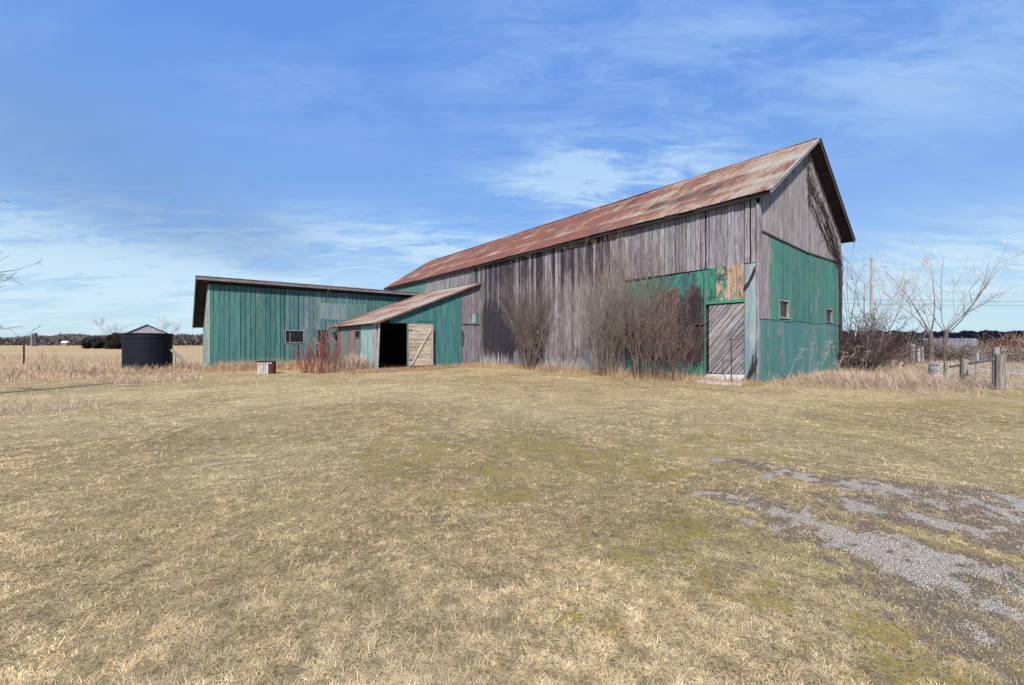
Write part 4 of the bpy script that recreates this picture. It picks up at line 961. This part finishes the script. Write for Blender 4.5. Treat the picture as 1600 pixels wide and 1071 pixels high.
# tree off the left edge whose branch tips reach into view
x, y = ground_pt(-125, 13); r = random.Random(500)
o = empty('bare_tree', (x, y, gz1(x, y) - .05), 0, 'bare tree mostly outside the left edge with branch tips reaching in', 'tree')
mb = MB(); mb.tube([(0, 0, -.2), (0, .1, 2.0), (.1, 0, 4.5), (0, .1, 7)], [.22, .18, .13, .05], 8, (.13, .11, .10)); mb.build('trunk', TWIG, o)
mb = MB()
for zz, L, sl_ in ((1.4, 3.2, .1), (2.0, 3.2, .12), (2.6, 3.0, .22), (3.4, 3.0, .22), (4.3, 2.9, .15), (5.0, 2.6, .30), (3.0, 2.6, .5)):
    grow(mb, r, (0, 0, zz), (1, r.uniform(-.35, .1), sl_), L * r.uniform(.92, 1.03), .035, 2, (.13, .11, .11), 8, .07, .0, (3, 5), (.25, .6), (.2, .4), 4, .0045, .4)
for k in range(9):
    a = r.uniform(1.2, 5.0); grow(mb, r, (0, 0, r.uniform(2, 6)), (math.cos(a), math.sin(a), .6), 2.6, .03, 1, (.13, .11, .11), 7, .08, .0, (3, 5), (.3, .7), (.3, .5), 4, .0045, .3)
mb.build('branches', TWIG, o)
# shrubs in the left rough
G6 = 'small bare weeds in the left rough'
for i, (px, d, h) in enumerate(((60, 24, .8), (80, 26, 1.3), (112, 23, 1.0), (140, 21, .6), (20, 20, .6), (170, 24, .9))):
    x, y = ground_pt(px, d); shrub('dry_weed', x, y, ('small bare weed in the rough below the steel post', 'tallest thin bare weed right of the steel post', 'spreading bare weed halfway between steel post and tank', 'small bare weed nearest the mown lawn left of the tank', 'bare weed closest to the left picture edge', 'bare weed just left of the black tank')[i], 'weed', 9, h, .5, (.20, .155, .13), 600 + i, G6, rad=.010, foot=.2, minr=.004, dep=1)

# ---- crowns of fine faces
def leafy(name, x, y, z, label, cat, shape, n, size, cols, seed, group=None, trunk=None, parts=('crown', 'trunk')):
    """shape(rs) -> (N,3) points of the crown; every point carries one small tilted triangle"""
    rs = np.random.RandomState(seed); P = shape(rs, n); n = len(P)
    o = empty(name, (x, y, z), 0, label, cat, group)
    a = rs.normal(size=(n, 3)); a /= np.linalg.norm(a, axis=1)[:, None]; b = rs.normal(size=(n, 3)); b -= a * (a * b).sum(1)[:, None]; b /= np.linalg.norm(b, axis=1)[:, None]
    s = size * rs.uniform(.5, 1.4, (n, 1)); V = np.stack([P - a * s * .5, P + a * s * .5, P + b * s * rs.uniform(.5, 1.3, (n, 1))], 1).reshape(-1, 3)
    cl = np.array(cols)[rs.randint(0, len(cols), n)] * rs.uniform(.7, 1.3, (n, 1)); cl = np.repeat(cl, 3, 0)
    np_mesh(parts[0], V, np.arange(n * 3).reshape(-1, 3), NEEDLE, o, {'col': cl})
    if trunk:
        mb = MB(); mb.tube([(0, 0, -.3), (0, 0, trunk[1])], [trunk[0], trunk[0] * .5], 6, (.10, .08, .07)); mb.build(parts[1], TWIG, o)
    return o
def lobes(h, wd, k, base=.1):
    def f(rs, n):
        c = np.stack([rs.uniform(-wd * .5, wd * .5, k), rs.uniform(-wd * .4, wd * .4, k), rs.uniform(base, .8, k) * h], 1); c[:, 0] *= (1.15 - c[:, 2] / h); rad = rs.uniform(.14, .26, k) * h
        i = rs.randint(0, k, n); d = rs.normal(size=(n, 3)); d /= np.linalg.norm(d, axis=1)[:, None]
        p = c[i] + d * (rad[i] * rs.uniform(.3, 1.08, n))[:, None]; p[:, 2] = np.abs(p[:, 2]); return p
    return f
EG = [(.030, .045, .018), (.05, .055, .02), (.022, .030, .016)]
x, y = ground_pt(1424, 35); leafy('evergreen_bush', x, y, gz1(x, y), 'dark rounded evergreen left of the two bare tree trunks', 'evergreen', lobes(2.3, 3.6, 16, .2), 9000, .14, EG, 700, 'evergreens beyond the fence', (.15, 1.6))
x, y = ground_pt(1560, 34); leafy('evergreen_bush', x, y, gz1(x, y), 'olive evergreen with a pointed top behind the right posts', 'evergreen', lobes(2.0, 2.4, 12, .1), 7000, .14, EG, 701, 'evergreens beyond the fence', (.12, 1.8))
x, y = ground_pt(1530, 36); leafy('evergreen_bush', x, y, gz1(x, y), 'low olive evergreen left of the pointed evergreen', 'evergreen', lobes(1.5, 2.2, 10, .1), 5000, .14, [(.07, .065, .03), (.05, .05, .025)], 702, 'evergreens beyond the fence', (.12, 1.2))
G7 = 'bare brush row beyond the fence'
for i, (px, d, h, cl) in enumerate(((1445, 32, 2.0, (.12, .085, .08)), (1470, 31.5, 2.2, (.11, .085, .08)), (1492, 33, 2.0, (.20, .175, .16)), (1512, 32, 1.9, (.25, .22, .20)), (1538, 31, 1.7, (.18, .155, .13)), (1560, 29, 1.7, (.20, .17, .14)), (1583, 31, 2.6, (.19, .10, .085)), (1602, 29, 2.3, (.17, .10, .09)), (1625, 30, 2.5, (.17, .11, .09)), (1405, 34, 1.5, (.15, .11, .11)))):
    x, y = ground_pt(px, d); shrub('brush', x, y, ('dark brush at the foot of the left bare tree', 'dark brush at the foot of the right bare tree', 'grey brown brush just right of the bare trees', 'pale grey brush behind the stout middle post', 'brown brush behind the sloping rail', 'brown brush right behind the tall post', 'tall reddish brush above the gravel drive', 'reddish brush at the right picture edge', 'red brown brush partly past the right picture edge', 'thin grey brush left of the dark evergreen')[i], 'brush', 46, h * .70, .75, cl, 720 + i, G7, rad=.018, foot=1.0, minr=.009, kids=(3, 5), wob=.15, up=0)
# left field trees
G8 = 'dark bushes at the far side of the left field'
for i, (px, d, h, wd, cl, lab) in enumerate(((141, 105, 3.4, 5.0, [(.035, .035, .045), (.055, .045, .04)], 'dark rounded bush left of the tank in the far field'), (155, 108, 2.4, 4.2, [(.045, .04, .05)], 'low dark bush between the two larger far bushes'), (182, 100, 4.2, 5.0, [(.045, .038, .025), (.03, .028, .022)], 'tallest brownish dark bush directly left of the tank'))):
    x, y = ground_pt(px, d); leafy('field_bush', x, y, gz1(x, y), lab, 'bush', lobes(h, wd, 14, .05), 5000, .32, cl, 740 + i, G8, (.2, h * .5))
bare_tree(175, 150, 8.5, 'faint bare tree rising above the far bushes left of the tank', 750, (.36, .37, .42), .12, 7, .9, 2.0, dep=2, minr=.02, kids=(5, 8))
bare_tree(262, 150, 9.0, 'faint bare tree behind the black tank and the shed', 751, (.36, .37, .42), .12, 6, .5, 3.0, dep=2, minr=.02, kids=(5, 8))
x, y = ground_pt(53, 170); o = empty('silo', (x, y, gz1(x, y)), 0, 'small grey twin silo standing above the far left tree line', 'silo')
mb = MB(); mb.lathe([(.55, -.5), (.55, 5.0), (.4, 5.2), (0.05, 5.3)], 16, cx=.7, col=(.05, .055, .07)); mb.build('dark_bin', PLAIN, o); mb = MB(); mb.lathe([(.4, -.5), (.4, 4.8), (.3, 5.0), (0.05, 5.1)], 16, cx=-.8, col=(.17, .18, .20)); mb.build('pale_bin', PLAIN, o)
x, y = ground_pt(102, 190); o = empty('farmhouse', (x, y, gz1(x, y)), R(15), 'tiny white roofed farm building among the far left trees', 'building')
mb = MB(); mb.box((-1.8, -1.5, -1), (1.8, 1.5, 2.0), (.14, .13, .14)); mb.build('wall', PLAIN, o)
mb = MB(); mb.raw([(-1.9, -1.6, 2.0), (1.9, -1.6, 2.0), (1.9, 1.6, 2.0), (-1.9, 1.6, 2.0), (-1.9, 0, 3.0), (1.9, 0, 3.0)], [(0, 1, 5, 4), (2, 3, 4, 5), (0, 4, 3), (1, 2, 5), (3, 2, 1, 0)], (.75, .76, .78)); mb.build('roof', PLAIN, o); o.scale = (.55, .55, .7)

# ---- far woods: masses of small irregular faces following a line
def wood(name, line, hgt, n, size, cols, seed, label):
    rs = np.random.RandomState(seed); L = [np.array(p) for p in line]; seg = rs.randint(0, len(L) - 1, n); t = rs.rand(n)
    A = np.array(L)[seg]; B = np.array(L)[seg + 1]; P = A + (B - A) * t[:, None]
    s = P[:, 0] * .05 + P[:, 1] * .02
    top = hgt * (.62 + .75 * (fbm(s * 1.2, s * .3 + seed, 4) - .15)); dep = hgt * 3
    off = rs.uniform(0, dep, n); nrm = np.stack([P[:, 0], P[:, 1]], 1); nrm /= np.linalg.norm(nrm, axis=1)[:, None]
    X = P[:, 0] + nrm[:, 0] * off + rs.normal(0, 1, n); Y = P[:, 1] + nrm[:, 1] * off
    Z = gz(X, Y) + top * rs.rand(n) ** .8
    C = np.stack([X, Y, Z], 1); a = rs.normal(size=(n, 3)); b = rs.normal(size=(n, 3)); c = rs.normal(size=(n, 3)); k = size * rs.uniform(.4, 1.3, (n, 1))
    V = np.stack([C + a * k * .5, C + b * k * .5, C + c * k * .5], 1).reshape(-1, 3)
    cl = np.repeat(np.array(cols)[rs.randint(0, len(cols), n)] * rs.uniform(.75, 1.25, (n, 1)), 3, 0)
    o = np_mesh(name, V, np.arange(n * 3).reshape(-1, 3), NEEDLE, None, {'col': cl}); return tag(o, label, 'woodland', kind='stuff')
wood('far_wood', [ground_pt(-500, 210), ground_pt(-60, 215), ground_pt(60, 215), ground_pt(130, 200), ground_pt(330, 205), ground_pt(480, 210)], 5.2, 110000, .75, [(.12, .115, .125), (.19, .155, .13), (.10, .10, .12)], 801, 'dark line of bare woodland along the far left horizon')
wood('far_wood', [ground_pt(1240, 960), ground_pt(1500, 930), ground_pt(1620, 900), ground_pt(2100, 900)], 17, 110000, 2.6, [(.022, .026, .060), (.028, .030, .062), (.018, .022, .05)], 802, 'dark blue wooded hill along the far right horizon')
wood('far_hedge', [ground_pt(1290, 120), ground_pt(1450, 130)], 2.6, 9000, .5, [(.14, .11, .12), (.10, .08, .09)], 803, 'purplish brown hedge line across the field right of the barn')

# ================================================================== grass
def blades(name, X, Y, L, Wd, el, az, C, curl, label, z0=None, mat=BLADE):
    n = len(X); Z = gz(X, Y) if z0 is None else z0
    hx, hy = np.cos(az), np.sin(az); px, py = -hy, hx
    b = np.stack([X, Y, Z - .004], 1); d1 = np.stack([hx * np.cos(el), hy * np.cos(el), np.sin(el)], 1); e2 = el - curl; d2 = np.stack([hx * np.cos(e2), hy * np.cos(e2), np.sin(e2)], 1)
    m = b + d1 * (L * .55)[:, None]; t = m + d2 * (L * .45)[:, None]; t[:, 2] = np.maximum(t[:, 2], Z + .003)
    w_ = np.stack([px, py, np.zeros(n)], 1) * (Wd * .5)[:, None]
    V = np.stack([b - w_, b + w_, m - w_ * .8, m + w_ * .8, t], 1).reshape(-1, 3)
    i = np.arange(n)[:, None] * 5; T = np.concatenate([i + [0, 1, 3], i + [0, 3, 2], i + [2, 3, 4]], 1).reshape(-1, 3)
    o = np_mesh(name, V, T, mat, None, {'col': np.repeat(C, 5, 0)})
    return tag(o, label, 'grass', kind='stuff')
PAL = np.array([(.78, .58, .30), (.82, .65, .37), (.70, .52, .27), (.52, .41, .26), (.84, .71, .51), (.66, .57, .26), (.32, .24, .14), (.74, .61, .43)])
PW = np.array([.2, .16, .16, .1, .14, .09, .07, .08])
def grass_cols(rs, X, Y, pal=PAL, pw=PW):
    n = len(X); k = fbm(X * .55 + 9, Y * .55, 4); k2 = fbm(X * 2.1, Y * 2.1 + 7, 3)
    c = pal[rs.choice(len(pal), n, p=pw / pw.sum())] * rs.uniform(.62, 1.22, (n, 1))
    gr = sst(k, .48, .68)[:, None]; c = c * (1 - gr * .25) + np.array([.56, .47, .36]) * gr * .25     # greyer patches
    ol = sst(fbm(X * .8 + 50, Y * .8 + 20, 3), .55, .75)[:, None]; c = c * (1 - ol * .35) + np.array([.46, .44, .16]) * ol * .35
    c = c * (.84 + .32 * k2)[:, None]; st_ = fbm((.87 * X + .5 * Y) * 1.3 + 2, (.87 * Y - .5 * X) * .28, 3); c = c * (.90 + .20 * sst(st_, .32, .68))[:, None] * (.86 + .28 * sst(fbm(X * 9, Y * 9 + 70, 3), .3, .7))[:, None] * (.42 + .72 * sst(fbm(X * 24 + 3, Y * 24, 2), .22, .52))[:, None]
    m = (rs.rand(n) < moss_and_shade(X, Y) * .85)[:, None] * .85; mc = np.stack([rs.uniform(.34, .62, n), rs.uniform(.27, .43, n), rs.uniform(.02, .05, n)], 1)
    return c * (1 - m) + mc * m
rs = np.random.RandomState(42)
# lawn: density falls with distance; sampled in distance and bearing, then kept off buildings and gravel
N = 1500000
d0, d1 = 1.25, 34.0; NB = 11; nt = N // NB
D = d0 * (d1 / d0) ** rs.rand(nt); B = rs.uniform(-1.38, 1.38, nt); kd = rs.rand(nt) < .25 + .9 * sst(fbm(B * D * 13, D * 13, 2), .3, .6); D = D[kd]; B = B[kd]; nt = len(D)
D = np.repeat(D, NB); B = np.repeat(B, NB); ta = rs.uniform(0, 6.283, nt * NB); tr = np.abs(rs.normal(0, .016, nt * NB)) * np.clip(D / 4, .8, 6)
X = B * D + np.cos(ta) * tr; Y = D + np.sin(ta) * tr; TA = np.concatenate([ta, rs.uniform(0, 6.283, 30000)])
extra = 30000; X = np.concatenate([X, rs.uniform(-5, 5, extra)]); Y = np.concatenate([Y, rs.uniform(-2.5, 1.3, extra)]); D = np.concatenate([D, np.full(extra, 1.3)])
lx, ly = to_local(X, Y)
inb = ((lx > -.05) & (ly > -.02)) | ((lx > LX - .1) & (ly > LY0 - .05) & (lx < 0) & (ly < LY1)) | ((lx > -SW - .05) & (ly > SY - .05) & (ly < SY + 5))
gvl = gravel(X, Y); dt = dirt(X, Y); ms = moss_and_shade(X, Y)
keep = (~inb) & (rs.rand(len(X)) > np.clip(gvl * .95, 0, .80)) & (rs.rand(len(X)) > dt * .45)
keep &= (rs.rand(len(X)) < .35 + .9 * sst(fbm(X * 8, Y * 8, 4), .28, .52)); TA = TA[keep]
X, Y, D, ms, gvl = X[keep], Y[keep], D[keep], ms[keep], gvl[keep]; n = len(X)
sc_ = np.clip(D / 4.0, .7, 6.5)
tuft = fbm(X * 1.6 + 4, Y * 1.6, 3)
L = rs.uniform(.028, .072, n) * (.65 + .35 * sc_ ** .55) * (.85 + .4 * tuft) * (1 - .65 * ms) * (1 - .4 * gvl)
Wd = rs.uniform(.0014, .0030, n) * sc_ ** .9
el = np.abs(rs.normal(.0, .30, n)) + .04; az = TA + rs.normal(0, .9, n)
blades('lawn_grass', X, Y, L, Wd, el, az, grass_cols(rs, X, Y), rs.uniform(.2, 1.5, n), 'matted dry straw coloured lawn with mossy patches')
# rough grass: along the walls, on the right and in the left field
def rough(name, X, Y, L0, L1, seed, label, pal, wd=(.006, .012), el_m=1.0, el_s=.3, windaz=None, curl=(.2, 1.1)):
    rs = np.random.RandomState(seed); n = len(X)
    L = rs.uniform(L0, L1, n); az = rs.uniform(0, 6.283, n) if windaz is None else rs.normal(windaz, 1.5, n)
    c = pal[rs.randint(0, len(pal), n)] * rs.uniform(.7, 1.2, (n, 1))
    return blades(name, X, Y, L, rs.uniform(*wd, n), np.clip(rs.normal(el_m, el_s, n), .1, 1.5), az, c, rs.uniform(*curl, n), label)
TAN = np.array([(.64, .46, .24), (.56, .38, .19), (.62, .50, .34), (.46, .33, .24), (.50, .30, .17)])
PINK = np.array([(.56, .42, .30), (.50, .38, .30), (.60, .49, .36), (.44, .35, .29)])
def strip(seed, n, x0, x1, y0, y1, fall=None):
    rs = np.random.RandomState(seed); lx = rs.uniform(x0, x1, n); ly = rs.uniform(y0, y1, n)
    k = fbm(lx * 1.3 + seed, ly * 1.3, 3) > rs.uniform(.25, .6, n)
    X, Y = to_world(lx[k], ly[k]); return np.array(X), np.array(Y)
def cat(*ps): return np.concatenate([p[0] for p in ps]), np.concatenate([p[1] for p in ps])
def strip_w(seed, n, f):
    """strip in front of a wall whose distance from the wall thins out: f(rs, n) -> local x, y"""
    rs = np.random.RandomState(seed); lx, ly = f(rs, n); X, Y = to_world(lx, ly); return X, Y
s1 = strip_w(1, 22000, lambda rs, n: (-.08 - np.abs(rs.normal(0, .75, n)), rs.uniform(-.3, 17.2, n)))
rough('wall_grass', *s1, .10, .46, 51, 'tan dry grass along the foot of the barn side', TAN, (.004, .009), .7, .45)
s2 = cat(strip_w(2, 7000, lambda rs, n: (rs.uniform(LX - 1.5, -.2, n), LY0 - .1 - np.abs(rs.normal(0, .55, n)))), strip_w(3, 9000, lambda rs, n: (LX - .1 - np.abs(rs.normal(0, 1.0, n)), rs.uniform(LY0 - .8, SY - .2, n))),
         strip_w(4, 26000, lambda rs, n: (rs.uniform(-SW - 2.5, LX, n), SY - .1 - np.abs(rs.normal(0, 1.3, n)))))
rough('wall_grass', *s2, .08, .46, 52, 'orange tan dry grass around the lean-to and long shed', np.concatenate([TAN, np.array([(.50, .27, .14), (.36, .20, .14)])]), (.006, .013), .8, .45)
s2b = strip_w(9, 1500, lambda rs, n: (LX - .4 - np.abs(rs.normal(0, .5, n)), rs.uniform(LY0 + .0, LY0 + 3.5, n)))
rough('straw_clump', *s2b, .7, 1.5, 59, 'tall pale straw clump leaning against the lean-to side wall', PINK, (.012, .022), 1.05, .35)
s3 = strip_w(5, 20000, lambda rs, n: (-.2 + (W + 2.7) * rs.rand(n) ** .55, -.06 - np.abs(rs.normal(0, .8, n))))
rough('wall_grass', *s3, .10, .52, 53, 'long bleached grass flopped before the green gable', np.concatenate([TAN, PINK]), (.004, .008), .5, .42, windaz=2.2)
rs = np.random.RandomState(6); n = 60000
D = rs.uniform(13.2, 34, n); px = rs.uniform(1300, 1680, n); X = (px - 800) / 670 * D; Y = D
k = (fbm(X * .6, Y * .6, 3) > .42 - .3 * sst(D, 16, 20)) & (X - .0 > 10.6 + .14 * (Y - 13)) & (gravel(X, Y) < .3) & ((px < 1455) | (D > 17.5)) & (D > 15.0) & (to_local(X, Y)[0] > 9.3)| False
lx, ly = to_local(X, Y); k &= ~((lx < W + .1) & (ly > -.1))
rough('rough_grass', X[k], Y[k], .22, .62, 54, 'tall bleached rough grass beside the fence on the right', PINK, (.006, .012), .4, .40, windaz=2.6)
rs = np.random.RandomState(16); n = 11000
X = rs.normal(13.4, 1.7, n); Y = rs.normal(15.3, 1.2, n); lx, ly = to_local(X, Y); k = (ly < -.1)
rough('flopped_grass', X[k], Y[k], .35, .95, 55, 'long flopped grass heap off the far gable corner', PINK, (.005, .011), .35, .35, windaz=2.5, curl=(.3, 1.0))
rs = np.random.RandomState(7); n = 90000
D = 17.5 * (60 / 17.5) ** rs.rand(n); px = rs.uniform(-350, 318, n); X = (px - 800) / 670 * D; Y = D
lx, ly = to_local(X, Y); edge = 19.2 + 2.2 * (fbm(X * .3, Y * .3, 3) - .5) * 2
k = (Y > edge) & ((fbm(X * .7 + 5, Y * .7, 3) > .40) | (Y > 24)) & ~((lx > -SW - .1) & (ly > SY - .1)) & (np.hypot(X - TX, Y - TY) > 1.55)
f = np.clip(D[k] / 22, .8, 3)
rough('field_grass', X[k], Y[k], .10, .40, 56, 'rough tan field grass around the tank and beyond the mown lawn', np.concatenate([TAN, PINK, PINK]), (.008, .018), .8, .45)
rs = np.random.RandomState(8); n = 900
X = rs.normal(-11.6, .8, n); Y = rs.normal(10.2, .5, n); rough('straw_clump', X, Y, .2, .55, 57, 'tan tuft of tall dry grass at the left edge of the lawn', PINK, (.004, .008), .7, .4)
s4 = strip_w(21, 2600, lambda rs, n: (rs.uniform(-SW - 3.2, -SW - .1, n), SY - .2 + rs.normal(0, 1.3, n)))
rough('straw_clump', *s4, .25, .85, 60, 'tall tan weeds between the black tank and the long shed', np.concatenate([TAN, PINK]), (.008, .016), .95, .35)
s5 = strip_w(22, 7500, lambda rs, n: (rs.uniform(-14.0, -7.4, n), SY - .3 - np.abs(rs.normal(0, .8, n))))
rough('straw_clump', *s5, .3, .95, 61, 'tall tan weeds below the long shed window', np.concatenate([TAN, PINK]), (.007, .014), .95, .35)
rs = np.random.RandomState(23); n = 2400
X = rs.normal(TX + .3, 1.6, n); Y = TY - 1.3 - np.abs(rs.normal(0, .8, n)); rough('straw_clump', X, Y, .2, .75, 62, 'tan weeds along the near foot of the black tank', np.concatenate([TAN, PINK]), (.008, .016), .95, .35)
s6 = strip_w(24, 3600, lambda rs, n: (-.45 - np.abs(rs.normal(0, .55, n)), np.where(rs.rand(n) < .6, rs.normal(5.0, 1.6, n), rs.uniform(1.8, 12, n))))
rough('straw_clump', *s6, .18, .70, 63, 'dry straw and dead stems at the feet of the bare shrubs', np.concatenate([TAN, PINK]), (.005, .010), .9, .4)
# dry stalks with pale seed heads before the gable
r = random.Random(90)
STK = ['pale dry weed stalk, %s of the row before the green gable' % w_ for w_ in ('nearest to the step', 'second from the step', 'third from the step', 'fourth from the step', 'fifth from the step', 'middle one', 'fifth from the far corner', 'fourth from the far corner', 'third from the far corner', 'second from the far corner', 'nearest to the thicket')]
for i in range(11):
    lx = 1.4 + i * .68 + r.uniform(-.2, .2); ly = -.35 - r.random() * .9; x, y = to_world(lx, ly); h = r.uniform(.9, 1.75)
    o = empty('dry_stalk', (x, y, gz1(x, y)), 0, STK[i], 'stalk', 'dry stalks before the green gable')
    mb = MB(); d_ = Vector((r.uniform(.05, .5), r.uniform(-.2, .2), 1)).normalized(); p = Vector((0, 0, -.05)); pts = [p]
    for k in range(6): d_ = (d_ + Vector((r.gauss(.03, .05), r.gauss(0, .05), -.03))).normalized(); p = p + d_ * h / 6; pts.append(p)
    mb.tube(pts, [.007 - .0008 * k for k in range(7)], 3, (.30, .27, .20))
    for k in range(16):
        q = pts[-1 - (k % 3)] + Vector((r.gauss(0, .07), r.gauss(0, .07), r.gauss(0, .05))); mb.tube([pts[-1 - (k % 3)], q], .003, 3, (.34, .31, .25)); mb.tube([q - Vector((.012, 0, .01)), q, q + Vector((.014, 0, .012))], [.003, .008, .003], 4, (.40, .37, .30))
    mb.build('stem', TWIG, o)
# loose gravel stones
rs = np.random.RandomState(77); n = 130000
D = 1.5 * (8 / 1.5) ** rs.rand(n); X = rs.uniform(.2, 1.45, n) * D; Y = D
g_ = gravel(X, Y); k = rs.rand(n) < g_ * .55 + dirt(X, Y) * .10 + .003; X, Y, D = X[k], Y[k], D[k]; n = len(X)
s = rs.uniform(.0016, .0050, n) * (1 + .12 * D); C = np.stack([X, Y, gz(X, Y) + s * .25], 1)
oct_ = np.array([(1, 0, 0), (0, 1, 0), (-1, 0, 0), (0, -1, 0), (0, 0, .8), (0, 0, -.8)])
V = C[:, None] + oct_[None] * s[:, None, None] * rs.uniform(.55, 1.25, (n, 6, 1)); an = rs.uniform(0, 6.28, n); cs, sn = np.cos(an)[:, None], np.sin(an)[:, None]
dxy = V - C[:, None]; V = C[:, None] + np.stack([dxy[..., 0] * cs - dxy[..., 1] * sn, dxy[..., 0] * sn + dxy[..., 1] * cs, dxy[..., 2]], -1)
F = np.array([(0, 1, 4), (1, 2, 4), (2, 3, 4), (3, 0, 4), (1, 0, 5), (2, 1, 5), (3, 2, 5), (0, 3, 5)]); T = (np.arange(n)[:, None, None] * 6 + F[None]).reshape(-1, 3)
cl = rs.uniform(.26, .58, (n, 1)) * np.array([[1, .92, .81]]); 
o = np_mesh('gravel', V.reshape(-1, 3), T, BLADE, None, {'col': np.repeat(cl, 6, 0)}); tag(o, 'loose pale grey gravel showing through the lawn at right', 'gravel', kind='stuff')
